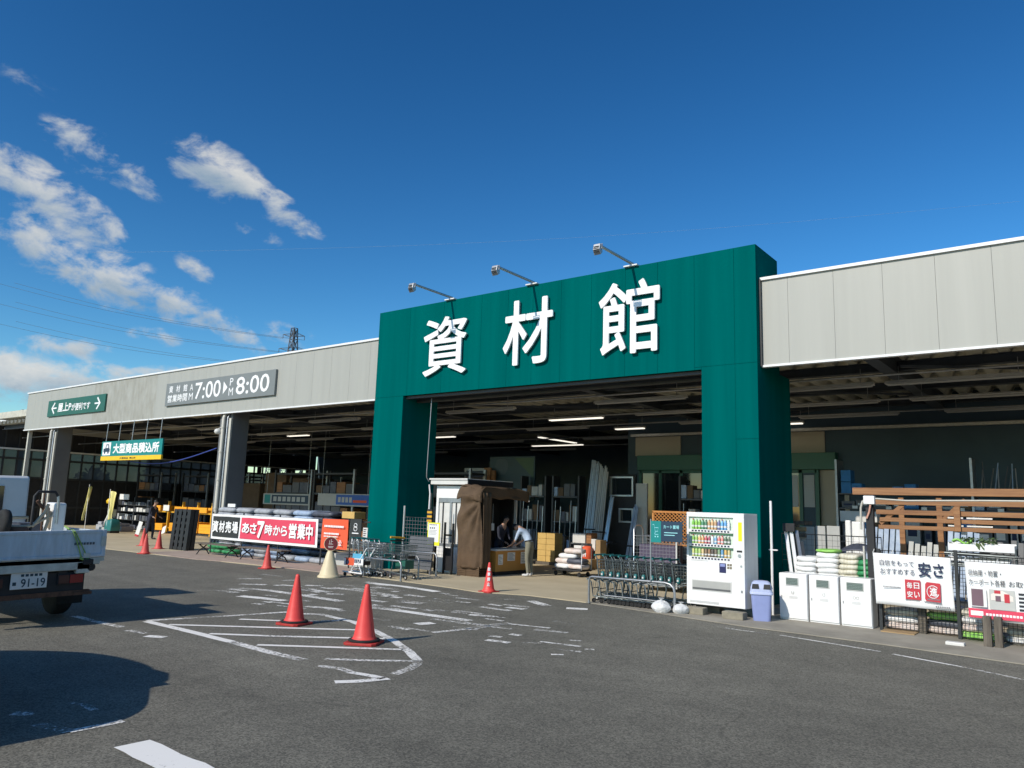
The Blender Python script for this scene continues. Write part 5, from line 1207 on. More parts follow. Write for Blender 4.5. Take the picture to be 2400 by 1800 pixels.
for i, (x, ry) in enumerate(((-26.9, 20.5), (-24.3, 20.5), (-21.0, 20.5), (-18.4, 20.5), (-40.6, 21.5), (-37.8, 22.5), (-35.0, 23.0), (-32.2, 26.5), (-38.5, 27.0))):
    t = thing('storage_rack', ['tall dark pallet rack behind the sack piles, first from the left', 'tall dark pallet rack behind the sack piles, second from the left', 'tall dark pallet rack behind the sack piles, third from the left', 'tall dark pallet rack behind the sack piles, nearest the portal', 'tall stocked rack deep in the left bay, leftmost behind the flags', 'tall stocked rack deep in the left bay behind the dark goods shelf', 'tall stocked rack deep in the left bay behind the yellow bundles', 'tall stocked rack farthest back in the left bay beside the pillar', 'tall stocked rack farthest back in the left bay behind the hanging sign'][i], 'pallet rack', (x, ry, 0), 0, 'dark pallet racks')
    for s in (-1, 1):
        for yy in (-.4, .4): MB().box(s*1.2-.04, yy-.04, 0, s*1.2+.04, yy+.04, 2.9).build('upright', M['dark_steel'] if s < 0 else M['grey_steel'], t)
    for z in (.1, 1.0, 1.9, 2.7): MB().box(-1.2, -.42, z, 1.2, .42, z+.07).build('shelf', M['dark_steel'], t)
    for z, h in ((.17, .6), (1.07, .55), (1.97, .45)):
        xx = -1.1
        while xx < .9:
            w = random.uniform(.3, .6); hh = h*random.uniform(.6, 1)
            MB().box(xx, -.38, z, min(xx+w, 1.15), .35, z+hh).build('goods', random.choice([M['carton_shade'], M['sack_dark'], M['wood_brown'], M['slate_panel'], M['sack_grey'] if i > 3 else M['sack_dark']]), t); xx += w+.05

# ================================================================ left bay
t = thing('lumber_rack', 'long rack with yellow steel stock on two levels in the left bay', 'rack', (0, 0, 0))
for x in (-34.8, -33.6, -32.4, -31.2, -30.1): MB().box(x-.04, 18.45, 0, x+.04, 18.55, 1.42).build('upright', M['rack_yellow'], t)
for z in (.28, .98): MB().box(-34.9, 18.5, z-.06, -29.6, 19.4, z).build('arm', M['rack_yellow'], t)
MB().box(-34.9, 18.5, .02, -29.6, 19.5, .10).build('base', M['dark_steel'], t)
for i, (x0, x1, z0, z1) in enumerate(((-34.9, -34.2, .98, 1.22), (-33.0, -32.0, .98, 1.20), (-31.9, -30.4, .98, 1.20), (-30.3, -29.6, 1.1, 1.2), (-34.6, -33.9, .12, .42), (-33.3, -32.3, .12, .48), (-32.2, -31.0, .12, .56), (-30.9, -29.8, .12, .5))):
    nm = ['upper leftmost', 'upper second', 'upper third', 'upper right thin', 'lower leftmost', 'lower second', 'lower third, tallest', 'lower rightmost'][i]
    b = MB(); b.box(x0, 18.42, z0, x1, 19.2, z1); n = 3
    for k in range(n): b.box(x0+.01, 18.41, z0+(z1-z0)*(k+.1)/n, x1-.01, 18.425, z0+(z1-z0)*(k+.85)/n)
    tag(b.build('steel_stock', flat('golden_stock', 235, 165, 40)), f'golden yellow bundle on the yellow rack in the left bay, {nm}', 'steel stock', 'yellow bundles on the rack')
tag(MB().box(-33.9, 18.38, 1.0, -33.4, 18.40, 1.25).build('price_card', M['paper']), 'white price card on the upper level of the yellow rack', 'price card')
tag(MB().bar((-33.0, 18.0, .02), (-33.1, 18.1, .32), .3, .02, Y).build('price_board', M['paper']), 'white price board leaning at the foot of the yellow rack', 'price board')
t = thing('goods_shelf', 'dark shelf packed with small white and dark goods left of the standing man', 'shelf', (0, 0, 0))
for z in (.05, .45, .85, 1.15): MB().box(-38.6, 18.6, z, -35.4, 19.2, z+.03).build('shelf_board', M['dark_steel'], t)
for x in (-38.6, -37.0, -35.4): MB().box(x-.03, 18.6, 0, x+.03, 19.2, 1.55).build('upright', M['dark_steel'], t)
for z, hh in ((.08, .2), (.48, .25), (.88, .2), (1.18, .2)):
    x = -38.5
    while x < -35.6:
        w = random.uniform(.1, .3); h = hh*random.uniform(.5, 1.1)
        MB().box(x, 18.58, z, x+w, 19.0, z+h).build('goods', random.choice([M['paper'], M['offwhite'], M['sack_dark'], M['chassis'], M['slate_panel'], M['sack_dark'], M['panel_board']]), t); x += w+random.uniform(.02, .12)
tag(MB().box(-38.3, 18.5, 1.42, -37.4, 18.53, 1.68).build('price_card', M['paper']), 'white card on top of the dark goods shelf', 'price card')
tag(MB().lathe([(.0, 0), (.17, .03), (.2, .15), (.12, .26), (.0, .3)], (-38.75, 18.3, 1.18), 14).build('yellow_ball_lamp', M['yellow']), 'yellow rounded warning lamp left of the goods shelf', 'lamp')
t = thing('floor_machine', 'teal floor machine with white tank at the left bay entrance', 'machine', (-33.9, 16.2, .012))
loft(MB(), [rsq(.28, .2, .1), rsq(.30, .22, .18), rsq(.26, .2, .5), rsq(.18, .15, .6)]).build('machine_body', M['teal_plastic'], t); MB().box(-.25, -.2, .02, .25, .2, .12).build('base', M['chassis'], t)
MB().box(-.30, -.12, .62, -.02, .12, 1.0).build('tank', flat('pale_tank', 190, 210, 205), t, bevel=.03); MB().tube([(.15, 0, .55), (.3, 0, .9), (.25, 0, 1.0)], .02, 6).build('handle', M['chassis'], t)
for i, (x, z0, z1, lab) in enumerate(((-36.0, .45, 1.92, 'narrow pale yellow flag on a pole, left of two near the truck'), (-34.0, .55, 1.73, 'draped pale yellow flag on a pole, right of two near the truck'))):
    t = thing('pole_flag', lab, 'flag', (x, 16, .012), .2, 'pale yellow flags')
    MB().tube([(0, 0, 0), (0, 0, z1+.12)], .015, 6).build('pole', M['white_trim'], t)
    w = .22 if i == 0 else .5
    b = MB(); b.slot(0).grid(lambda u, v: (.02+(w*(.35+.65*abs(v-.15)))*u-(.3*(1-v) if i == 0 else 0), .05*math.sin(u*8+v*3), z0+(z1-z0)*v+.04*math.sin(u*5)*v), 10, 16); b.build('cloth', flat('pale_yellow_cloth', 225, 215, 140), t, solid=.006)
    MB().box(-.12, -.12, 0, .12, .12, .08).build('base', M['offwhite'], t)
t = thing('folding_cart', 'white framed cart with round rim seen over the tailgate corner', 'cart', (-35.0, 16.5, .012))
MB().tube([(.25+.13*math.cos(a*.4), 0, .55+.2*math.sin(a*.4)) for a in range(16)], .02, 6, True).build('rim', M['white_trim'], t); MB().bar((-.2, 0, .2), (.2, 0, .75), .25, .05).build('panel', M['white'], t); MB().box(-.3, -.2, .02, .3, .2, .2).build('base', M['panel_board'], t)
for i, x in enumerate((-37.6, -36.6, -35.8)):
    tag(MB().box(x, 17.2, .012, x+.6, 17.8, .25).box(x+.05, 17.25, .25, x+.4, 17.7, .38).build('parcel', M['sack_white'] if i == 1 else M['sack_grey'], bevel=.03), ['pale parcel on the floor left of the standing man, first from the left', 'white parcel on the floor left of the standing man, middle', 'pale parcel on the floor nearest the standing man'][i], 'parcel', 'parcels on the floor by the shelf')
t = thing('tilted_sign', 'small white and red leaning floor sign beside the standing man', 'floor sign', (-30.6, 15.6, .012)); t.rotation_euler = (0, .25, .5)
b = MB(); b.slot(0).box(-.08, -.01, .1, .08, .01, .62); b.slot(1).box(-.08, -.012, .02, .08, .012, .1); b.build('board', [M['white'], M['red_ink']], t)
# ================================================================ goods inside the portal
for k in range(5):
    for q in range(2):
        tag(MB().box(-13.42+.31*q, 18.85, .10+.165*k, -13.12+.31*q, 19.25, .26+.165*k).build('carton', M['carton_y'], bevel=.005), f'yellowish carton in the stack behind the bending man, {lay[k]} layer, {"left" if q == 0 else "right"} column', 'carton', 'yellowish carton stack')
tag(MB().box(-13.5, 18.8, .012, -12.7, 19.4, .10).build('pallet', M['wood_grey'], bevel=.004), 'wooden pallet under the yellowish carton stack', 'pallet')
t = thing('platform_trolley', 'flat trolley loaded with pale pinkish sacks right of the bending man', 'trolley', (-10.55, 16.3, .012), .0)
MB().box(-.42, -.25, .13, .42, .25, .17).build('platform', M['chassis'], t, bevel=.01)
MB().tube([(.42, -.22, .17), (.42, -.22, .78), (.42, .22, .78), (.42, .22, .17)], .016, 6).build('handle', M['grey_steel'], t)
for x in (-.34, .34):
    for y in (-.2, .2): MB().lathe([(.05, -.015), (.058, 0), (.05, .015)], (x, y, .06), 10, Y).build('wheel', M['rubber'], t)
for k, (x, z, m, c) in enumerate(((-10.72, .185, 'sack_white', 'white'), (-10.35, .185, 'sack_pink', 'pinkish'), (-10.70, .31, 'sack_pink', 'pinkish'), (-10.38, .31, 'sack_dark', 'dark'), (-10.6, .43, 'sack_white', 'white'), (-10.45, .55, 'sack_pink', 'pinkish'))):
    sack(f'{c} sack on the flat trolley, {["lower left", "lower right", "second layer left", "second layer right", "third layer", "topmost"][k]}', x, 16.28, z, .5, .42, .13, m, .1*k-.2, 'sacks on the flat trolley')
t = thing('checkout_shelf', 'low shelf with white cartons and dark bundles behind the sack trolley', 'shelf', (0, 0, 0))
for z in (.12, .45, .66): MB().box(-12.3, 18.9, z, -11.5, 19.3, z+.025).build('shelf_board', M['grey_steel'], t)
for x in (-12.3, -11.5): MB().box(x-.015, 18.9, 0, x+.015, 19.3, .7).build('upright', M['dark_steel'], t)
for i, (x0, x1, z0, z1, m, lab) in enumerate(((-12.2, -11.78, .69, .96, 'offwhite', 'cream printed carton on top of the low shelf'), (-12.15, -11.80, .48, .62, 'white', 'white carton on the middle board of the low shelf'), (-12.2, -11.75, .15, .34, 'paper', 'white bundle on the bottom board of the low shelf'), (-11.74, -11.58, .69, .98, 'wood_brown', 'brown upright carton on the low shelf'), (-11.58, -11.42, .50, .82, 'offwhite', 'pale carton beside the brown uprights'), (-11.45, -11.28, .02, .80, 'carton', 'tall brown board bundle right of the low shelf'))):
    tag(MB().box(x0, 18.86, z0, x1, 19.2, z1).build('carton', M[m], bevel=.006), lab, 'carton', 'cartons at the low shelf')
t = thing('red_can', 'orange red paint canister with white mark behind the sack trolley', 'canister', (-11.62, 18.72, .28))
MB().lathe([(.14, 0), (.15, .02), (.15, .30), (.13, .33), (.06, .35)], (0, 0, 0), 18).build('can_body', M['banner_orange'], t)
b = MB(); b.rect((0, -.152, 0), X, Z, -.05, .06, -.02, .2, .002); b.rect((0, -.152, 0), X, Z, .02, .06, .05, .2, .002); b.rect((0, -.152, 0), X, Z, -.06, .12, .06, .15, .003); b.build('label', M['white_letter'], t)
tag(MB().box(-11.85, 18.6, .012, -11.4, 19.0, .28).build('carton', M['carton'], bevel=.006), 'brown and white carton under the orange red canister', 'carton')
# bundles of long gutters and rods leaning at the back
for i, (x, n, h, m, lab) in enumerate(((-12.35, 7, 3.2, 'grey_steel', 'left bundle of long grey gutters leaning upright inside the portal'), (-12.05, 7, 3.0, 'panel_board', 'right bundle of long grey gutters leaning upright inside the portal'), (-11.72, 4, 2.1, 'alu', 'bundle of pale rails leaning upright left of the window display'), (-10.9, 4, 1.9, 'sack_blue', 'bundle of pale blue rods leaning upright right of the window display'))):
    t = thing('rail_bundle', lab, 'rail bundle', (x, 20.1, .012), 0, 'upright bundles at the back of the portal')
    for k in range(n): MB().bar((-.16+.045*k+random.uniform(-.02, .02), -.25, 0), (-.1+.04*k, .2, h-random.uniform(0, .25)), .035, .035).build('rail', M[m], t)
    MB().box(-.2, -.13, h*.32, .2, .08, h*.32+.04).build('tie', M['chassis'], t)
t = thing('window_display', 'display stand of aluminium window frames at the back of the portal', 'window display', (0, 0, 0))
b = MB(); b.box(-11.98, 20.55, 0, -11.1, 20.62, 2.72); b.build('backing', M['chassis'], t)
for x0, x1, z0, z1 in ((-11.94, -11.14, 2.06, 2.65), (-11.62, -11.14, 1.29, 1.71)):
    MB().box(x0, 20.46, z0, x1, 20.54, z0+.045).box(x0, 20.46, z1-.045, x1, 20.54, z1).box(x0, 20.46, z0+.045, x0+.045, 20.54, z1-.045).box(x1-.045, 20.46, z0+.045, x1, 20.54, z1-.045).build('window_frame', M['alu'], t)
    MB().box(x0+.045, 20.5, z0+.045, x1-.045, 20.51, z1-.045).build('pane', M['glass_dark'], t)
MB().box(-11.06, 20.5, .6, -10.7, 20.58, 2.45).build('sample_panel', M['panel_board'], t)
t = thing('product_poster', 'large dim poster panel with pale green shape on the back wall of the portal', 'poster', (0, 0, 0))
b = MB(); b.slot(0).box(-17.5, 21.5, 1.9, -15.5, 21.55, 3.4); b.slot(1).prism([(1.1, 1.45), (1.95, 1.45), (1.95, .75)], (-17.5, 21.5, 1.9), X, Z, .002, .006); b.slot(2).lathe([(.3, 0), (.3, .004)], (-16.95, 21.498, 3.05), 16, NY); b.build('panel', [flat('dim_blue_green', 45, 68, 74), flat('pale_leaf_green', 62, 88, 62), flat('dim_grey_blue', 62, 78, 84)], t)
t = thing('door_display', 'framed door sample standing left of the poster inside the portal', 'door sample', (0, 0, 0))
MB().box(-18.6, 21.4, 0, -18.52, 21.5, 3.0).box(-17.72, 21.4, 0, -17.6, 21.5, 3.0).box(-18.52, 21.4, 2.9, -17.72, 21.5, 3.0).build('frame', M['panel_board'], t); MB().box(-18.5, 21.44, .1, -17.74, 21.47, 2.88).build('leaf', M['sack_dark'], t)
tag(MB().box(-17.6, 21.3, 0, -17.3, 21.38, 3.0).box(-17.25, 21.3, 0, -17.1, 21.38, 2.9).build('timber_boards', M['wood_brown']), 'reddish upright boards beside the door sample', 'boards')
for i, x in enumerate((-15.2, -13.9, -9.4)):
    t = thing('wall_rack', ['dark wall rack with rods at the back of the portal, farther from the gutters', 'dark wall rack with hanging rods just left of the grey gutters', 'dark goods rack between window display and green door'][i], 'rack', (x, 21.2, 0), 0, 'dark racks at the back of the portal')
    for xx in (-.5, .5): MB().box(xx-.03, -.2, 0, xx+.03, .2, 2.7).build('upright', M['dark_steel'], t)
    for z in (.3, 1.2, 2.0): MB().box(-.5, -.2, z, .5, .2, z+.04).build('shelf', M['slate_panel'], t)
    rnd = random.Random(i)
    for z, hh in ((.35, .6), (1.25, .55), (2.05, .4)):
        xx = -.46
        while xx < .3:
            w = rnd.uniform(.1, .26); h = hh*rnd.uniform(.5, 1)
            MB().box(xx, -.17, z, xx+w, .15, z+h).build('goods', rnd.choice([M['slate_panel'], M['carton_shade'], M['sack_dark'], M['sack_blue'], M['panel_board']]), t); xx += w+.03
    for k in range(5): MB().tube([(-.4+.2*k, -.22, .35), (-.38+.2*k, -.18, 1.9-.2*(k % 3))], .018, 6).build('rod', [M['grey_steel'], M['alu'], M['slate_panel']][k % 3], t)
tag(MB().box(-12.9, 16.2, .6, -12.42, 16.5, 1.5).build('monitor_shelf', M['chassis']), 'dark shelf inside the kiosk behind the cashier', 'shelf') if 0 else None
# tall lattice screen and roll cage behind the carts
t = thing('lattice_screen', 'orange timber lattice screen behind the cart sign', 'lattice', (0, 0, 0))
b = MB(); x0, x1, z0, z1, y = -7.82, -6.88, .95, 1.63, 15.3
import itertools
for k in range(-8, 14):
    for sg in (1, -1):
        # clipped diagonals
        p = []
        xs = x0+.085*k
        a = Vector((xs, y+.012*sg, z0 if sg > 0 else z1)); d = Vector((.75, 0, .66*sg))
        t0 = max(0, (x0-a.x)/d.x); t1 = min((z1-z0)/.66, (x1-a.x)/d.x)
        if t1-t0 > .03: b.bar(a+d*t0, a+d*t1, .012, .026, NY)
b.box(x0-.03, y-.02, z0-.02, x1+.03, y+.03, z0+.02); b.box(x0-.03, y-.02, z1-.02, x1+.03, y+.03, z1+.02); b.box(x0-.03, y-.02, 0, x0+.01, y+.03, z1); b.box(x1-.01, y-.02, 0, x1+.03, y+.03, z1)
b.build('lattice', M['wood_orange'], t)
t = thing('roll_cage', 'grey wire roll cage standing behind the nested carts', 'roll cage', (0, 0, 0))
mesh_panel(MB(), -8.0, -6.95, 14.75, .2, 1.12, .07, .003, .014).build('mesh_panel', M['grey_steel'], t); mesh_panel(MB(), -8.0, -6.95, 15.15, .2, 1.12, .07, .003, .014).build('mesh_panel', M['grey_steel'], t)
MB().tube([(-8.0, 14.75, .1), (-8.0, 14.75, 1.25), (-8.0, 14.85, 1.33), (-8.0, 15.05, 1.33), (-8.0, 15.15, 1.25), (-8.0, 15.15, .1)], .016, 6).build('end_hoop', M['alu'], t)
MB().box(-8.0, 14.75, .12, -6.95, 15.15, .18).build('base', M['grey_steel'], t); MB().box(-7.9, 14.8, .19, -7.05, 15.1, .95).build('load', flat('dull_purple_load', 85, 75, 95), t)
MB().tube([(-7.0, 14.7, .1), (-7.0, 14.7, 1.06)], .02, 6).build('post', M['offwhite'], t)

# ================================================================ right bay
t = thing('standing_pole', 'slim white pole standing between portal pillar and recycling boxes', 'pole', (0, 0, 0))
MB().tube([(-4.46, 12.95, 0), (-4.46, 12.95, 1.86)], .022, 8).build('tube', M['white_trim'], t); MB().box(-4.5, 12.93, 1.05, -4.36, 12.97, 1.07).build('clip', M['white_trim'], t)
for i, (xa, xb, za, m, lab) in enumerate(((-4.12, -4.40, 1.40, 'white_trim', 'shiny aluminium rail leaning behind the left recycling box, leftmost of four'), (-4.03, -4.32, 1.46, 'white_trim', 'shiny aluminium rail leaning behind the left recycling box, second of four'), (-3.92, -4.22, 1.38, 'grey_steel', 'dull steel rail leaning behind the left recycling box, third of four'), (-3.86, -4.14, 1.20, 'dark_steel', 'dark rail leaning behind the left recycling box, rightmost of four'))):
    tag(MB().bar((xa, 13.1, .02), (xb, 13.5, za), .05, .03).build('leaning_rail', M[m]), lab, 'rail', 'rails leaning behind the recycling boxes')
tag(MB().box(-4.42, 13.4, 1.36, -4.22, 13.46, 1.50).build('clamp_head', M['chassis'], bevel=.01), 'dark clamp holding the tops of the leaning rails', 'clamp')
t = thing('mesh_fence', 'fine black wire mesh fence behind the white recycling boxes', 'fence', (0, 0, 0))
mesh_panel(MB(), -4.6, -2.98, 13.9, .05, 1.32, .085, .0022, .010).build('mesh_panel', M['black_fence'], t)
sk = [(-4.0, 'sack_white', 5, .34, 'left white'), (-3.66, 'sack_white', 6, .36, 'second white'), (-3.33, 'sack_beige', 6, .32, 'beige striped'), (-3.08, 'sack_green', 5, .25, 'green')]
for x, m, n, w, lb in sk:
    for k in range(n):
        sack(f'sack in the {lb} pile behind the recycling boxes, {lay[k]} layer from the bottom', x+random.uniform(-.012, .012), 13.42,   .56+.080*k, w, .5, .096, m, random.uniform(-.03, .03), f'sacks of the {lb} pile')
sack('lime green sack lying on top of the second white pile', -3.68, 13.42, 1.055, .36, .48, .05, 'sack_lime', .05)
t = thing('display_table', 'low dark pallet platform under the right hand sack piles', 'platform', (0, 0, 0))
MB().box(-4.22, 13.15, .50, -2.93, 13.75, .555).build('top', M['wood_grey'], t, bevel=.004)
for x in (-4.18, -3.0):
    for y in (13.2, 13.7): MB().box(x-.03, y-.03, 0, x+.03, y+.03, .50).build('leg', M['wood_grey'], t)
tag(MB().grid(lambda u, v: (-3.75+.9*u, 13.75+.25*v, 1.0+.20*math.sin(math.pi*min(1, u*1.1))*(.5+.5*v)), 14, 6).build('dark_tarp', M['sack_dark'], solid=.02), 'dark navy tarpaulin heap behind the white sack piles', 'tarpaulin')
for i, (x0, x1, z1) in enumerate(((-4.95, -4.66, 1.43), (-4.64, -4.46, 1.45), (-4.44, -4.20, 1.46))):
    tag(MB().box(x0, 16.0+.05*i, .02, x1, 16.05+.05*i, z1).build('leaning_board', M['panel_board'], bevel=.004), ['pale grey board standing behind the sacks, left of three', 'pale grey board standing behind the sacks, middle of three', 'pale grey board standing behind the sacks, right of three'][i], 'board', 'pale grey boards')
for i, z in enumerate((1.22, 1.34, 1.46)):
    tag(MB().box(-5.25, 15.9, z, -4.80, 16.4, z+.075).build('timber_plank', M['wood_grey'] if i != 1 else M['carton'], bevel=.004), ['lowest plank of the timber pile behind the leaning rails', 'middle plank of the timber pile behind the leaning rails', 'topmost plank of the timber pile behind the leaning rails'][i], 'plank', 'timber pile planks')
tag(MB().box(-5.3, 15.9, .02, -4.95, 16.5, 1.22).build('timber_stand', M['slate_panel']), 'grey stand under the timber pile', 'stand')
for i, (x, z, w) in enumerate(((-4.07, 1.24, .1), (-3.95, 1.22, .22))):
    tag(MB().box(x, 16, .6, x+w, 16.12, z+.34).build('white_case', M['white'], bevel=.02), ['narrow white case in shade left of the dark post', 'wide white case in shade left of the dark post'][i], 'case', 'white cases in shade')
t = thing('steel_shelf', 'grey steel shelf with blue cartons at the back of the right bay', 'shelf', (0, 0, 0))
for z in (.3, 1.05, 1.85, 2.2): MB().box(-5.2, 20, z, -1.2, 20.6, z+.03).build('shelf_board', M['slate_panel'], t)
for x in (-5.25, -2.36, -1.2): MB().box(x-.025, 19.98, 0, x+.025, 20.6, 3.05).build('upright', M['grey_steel'], t)
rnd = random.Random(5)
for z, hh in ((.34, .6), (1.09, .6), (1.89, .27)):
    x = -5.15
    while x < -1.4:
        w = rnd.uniform(.12, .34); h = hh*rnd.uniform(.5, 1)
        gb = MB(); gb.slot(0).box(x, 20.03, z, x+w, 20.45, z+h); gb.slot(1).rect((x, 20.03, z), X, Z, w*.15, h*.3, w*.8, h*.6, .003)
        gb.build('goods', [rnd.choice([M['panel_board'], M['blue_carton'], M['carton_shade'], M['slate_panel'], M['sack_dark'], M['sack_blue']]), rnd.choice([M['paper'], M['navy_ink'], M['offwhite']])], t); x += w+rnd.uniform(.02, .1)
for k in range(5): MB().box(-4.9+.75*k, 19.985, 1.86, -4.78+.75*k, 19.99, 1.93).build('price_tag', M['paper'], t)
for i, (x0, x1, z0, z1) in enumerate(((-5.15, -4.92, 2.23, 2.5), (-5.15, -4.92, 2.51, 2.79), (-4.91, -4.68, 2.23, 2.47), (-4.0, -3.76, 2.23, 2.40), (-3.74, -3.5, 2.23, 2.46))):
    tag(MB().box(x0, 20.02, z0, x1, 20.4, z1).build('blue_carton', M['blue_carton'], bevel=.006), ['blue carton on the back shelf, lower one at far left', 'blue carton on the back shelf, upper one at far left', 'blue carton on the back shelf, second from the left', 'blue carton on the back shelf, left one of the right pair', 'blue carton on the back shelf, right one of the right pair'][i], 'carton', 'blue cartons on the back shelf')
for i in range(26):
    x = -2.2+.085*i; tag(MB().bar((x, 20.1, 2.25+.02*(i % 3)), (x+random.uniform(-.06, .1), 20.3, 2.95+random.uniform(-.2, .05)), .02, .02).build('small_tool', M[['alu', 'slate_panel', 'grey_steel', 'sack_blue'][i % 4]]), 'slim tool hanging in a dense row on the back shelf at far right', 'tool', 'slim tools on the back shelf')
tag(MB().box(-4.65, 17.9, 1.55, -3.9, 18.2, 1.78).build('boxed_tools', M['offwhite'], bevel=.01), 'white printed box on a low shelf behind the dark post', 'box')
for i, (x0, x1, z1, m) in enumerate(((-4.3, -3.3, 1.5, 'sack_blue'), (-3.2, -2.6, 1.2, 'panel_board'), (-2.5, -1.9, 1.45, 'sack_blue'), (-1.8, -1.2, 1.3, 'slate_panel'), (-1.1, -.4, 1.5, 'sack_blue'))):
    t = thing('goods_rack', ['rack of pale panels behind the pergola, far left', 'rack of pale panels behind the pergola, second from left', 'rack of blue grey panels behind the pergola, middle', 'rack of grey panels behind the pergola, fourth from left', 'rack of blue grey panels behind the pergola, far right'][i], 'rack', (x0, 17.0, 0), 0, 'panel racks behind the pergola')
    n = int((x1-x0)/.11)
    for k in range(n): MB().bar((.11*k, 0, .15), (.11*k+.05, .3, z1-.04*(k % 3)), .085, .03, NY).build('panel', M[m], t)
    MB().box(-.05, -.1, .02, x1-x0, .4, .15).build('base', M['dark_steel'], t)
t = thing('pergola', 'brown timber pergola frame with horizontal rails in the right bay', 'pergola', (0, 0, 0))
for y, z0, z1, x0, x1, nm in ((14.15, 2.02, 2.14, -3.45, 2.5, 'beam'), (13.98, 1.86, 1.94, -3.08, 2.5, 'rail'), (13.98, 1.70, 1.775, -3.05, 2.5, 'rail'), (13.98, 1.585, 1.65, -3.0, 2.5, 'rail'), (13.98, 1.465, 1.53, -3.02, 2.5, 'rail')):
    MB().box(x0, y-.035, z0, x1, y+.035, z1).build(nm, M['wood_brown'], t, bevel=.004)
for x, y, z0, z1 in ((-1.87, 13.92, 1.465, 1.845), (-2.98, 15.6, 0, 2.02), (-2.35, 15.5, 0, 2.02), (-.4, 15.6, 0, 2.02), (1.2, 14.1, 0, 2.02)): MB().box(x-.045, y-.03, z0, x+.045, y+.03, z1).build('post', M['wood_brown'], t, bevel=.004)
for a, c in (((-3.0, 14.0, 1.55), (-2.65, 14.0, 1.86)), ((-2.35, 15.5, 1.6), (-1.95, 15.5, 2.0))): MB().bar(a, c, .05, .06).build('brace', M['wood_brown'], t)
for i, (x, z) in enumerate(((-2.10, 1.685), (-1.83, 1.685), (-2.10, 1.555), (-1.83, 1.555))):
    tag(MB().box(x, 14.6, z-.02, x+.22+.14*(i % 2), 14.64, z+.006).build('white_strip', M['white']), ['short white strip behind the upper pergola gap, left', 'short white strip behind the upper pergola gap, right', 'short white strip behind the lower pergola gap, left', 'short white strip behind the lower pergola gap, right'][i], 'strip', 'white strips behind the pergola rails')
t = thing('service_post', 'dark post with junction box and pale conduits beside the white recycling boxes', 'post', (0, 0, 0))
MB().box(-2.99, 12.98, 0, -2.88, 13.08, 1.80).build('post_body', M['chassis'], t, bevel=.006)
MB().tube([(-3.03, 12.95, .1), (-3.03, 12.95, 1.2)], .016, 6).tube([(-3.06, 12.96, 1.45), (-3.05, 12.95, 1.78), (-3.02, 12.94, 1.88), (-2.95, 12.94, 1.92)], .018, 6).build('conduit', M['pipe'], t)
MB().box(-3.0, 12.9, 1.84, -2.84, 13.0, 1.97).build('junction_box', M['white'], t, bevel=.01)
MB().tube([(-2.86, 12.95, 1.93), (-2.4, 12.97, 1.905), (-1.4, 12.97, 1.925), (2.0, 12.97, 1.95)], .013, 6).build('conduit', M['pipe'], t)
MB().tube([(-2.9, 12.93, 1.85), (-2.93, 12.95, 1.72), (-2.97, 12.95, 1.62)], .016, 6).build('conduit', flat('pinkish_conduit', 200, 150, 130), t)

# white banner with slogan
def wbanner(lab, x0, x1, y, zt, zb):
    t = thing('shop_banner', lab, 'banner', (0, 0, 0))
    b = MB(); b.slot(0).grid(lambda u, v: (x0+(x1-x0)*u+.02*(1-v), y+.018*math.sin(u*9+v*2)*(1-v*.6), zb+(zt-zb)*v-.015*u), 30, 12); b.build('cloth', M['banner_white'], t, solid=.004)
    b = MB()
    for k in range(5): b.tube([(x0+(x1-x0)*k/4, y+.01, zt), (x0+(x1-x0)*k/4+.01, y+.06, zt+.05)], .006, 5)
    b.build('tie', M['offwhite'], t); return t
t = wbanner('white banner with navy slogan and two red stamps beside the recycling boxes', -2.80, -1.79, 12.48, 1.125, .40)
O = (-2.80, 12.455, .40); b = MB(); b.slot(0)
b.text('自信をもって', O, X, Z, .095, .555, .545, .635, bold=.0); b.text('おすすめする', O, X, Z, .10, .435, .55, .515, bold=.0); b.text('安さ', O, X, Z, .60, .43, .92, .63, bold=.02)
b.slot(1); b.rect(O, X, Z, .42, .10, .62, .375, .003); b.prism([(.67, .125), (.685, .10), (.865, .09), (.87, .35), (.70, .36), (.68, .33)], O, X, Z, .001, .004)
b.slot(2)
for i, ch in enumerate('毎日安い'): b.text(ch, O, X, Z, .445+.09*(i % 2), .255-.125*(i//2), .515+.09*(i % 2), .34-.125*(i//2), d=.008, bold=.015)
b.text('進', O, X, Z, .735, .17, .83, .29, d=.008, bold=.02)
b.tube([(O[0]+.775+.075*math.cos(.7+a*.35), O[1]-.008, O[2]+.228+.085*math.sin(.7+a*.35)) for a in range(16)], .006, 5)
b.slot(3)
x = .70
while x < .85: b.rect(O, X, Z, x, .115, x+.014, .135, .008); x += .02
for x0, x1, z in ((.13, .36, .245), (.42, .60, .085), (.66, .86, .078)):
    x = x0
    while x < x1: b.rect(O, X, Z, x, z, x+.012, z+.018, .003); x += .018
x = .80
while x < .96: b.rect(O, X, Z, x, .02, x+.018, .042, .003); x += .026
b.build('lettering', [M['navy_ink'], M['red_ink'], M['white_letter'], flat('grey_small_print', 120, 120, 125)], t)
t = wbanner('white banner for storage sheds with house pictures and red lower stripe at the right edge', -1.60, -.10, 12.3, 1.085, .33)
O = (-1.60, 12.275, .33); b = MB(); b.slot(0)
b.text('収納庫・物置・', O, X, Z, .04, .575, .42, .655, bold=.0); b.text('カーポート各種', O, X, Z, .04, .45, .46, .535, bold=.0); b.text('お取付', O, X, Z, .50, .455, .74, .53, bold=.0)
b.slot(7); b.rect(O, X, Z, .02, .025, 1.5, .145, .002); b.slot(1)
b.slot(2); b.rect(O, X, Z, .045, .055, .19, .115, .004)
x = .22
while x < .62: b.rect(O, X, Z, x, .065, x+.028, .095, .004); x += .038
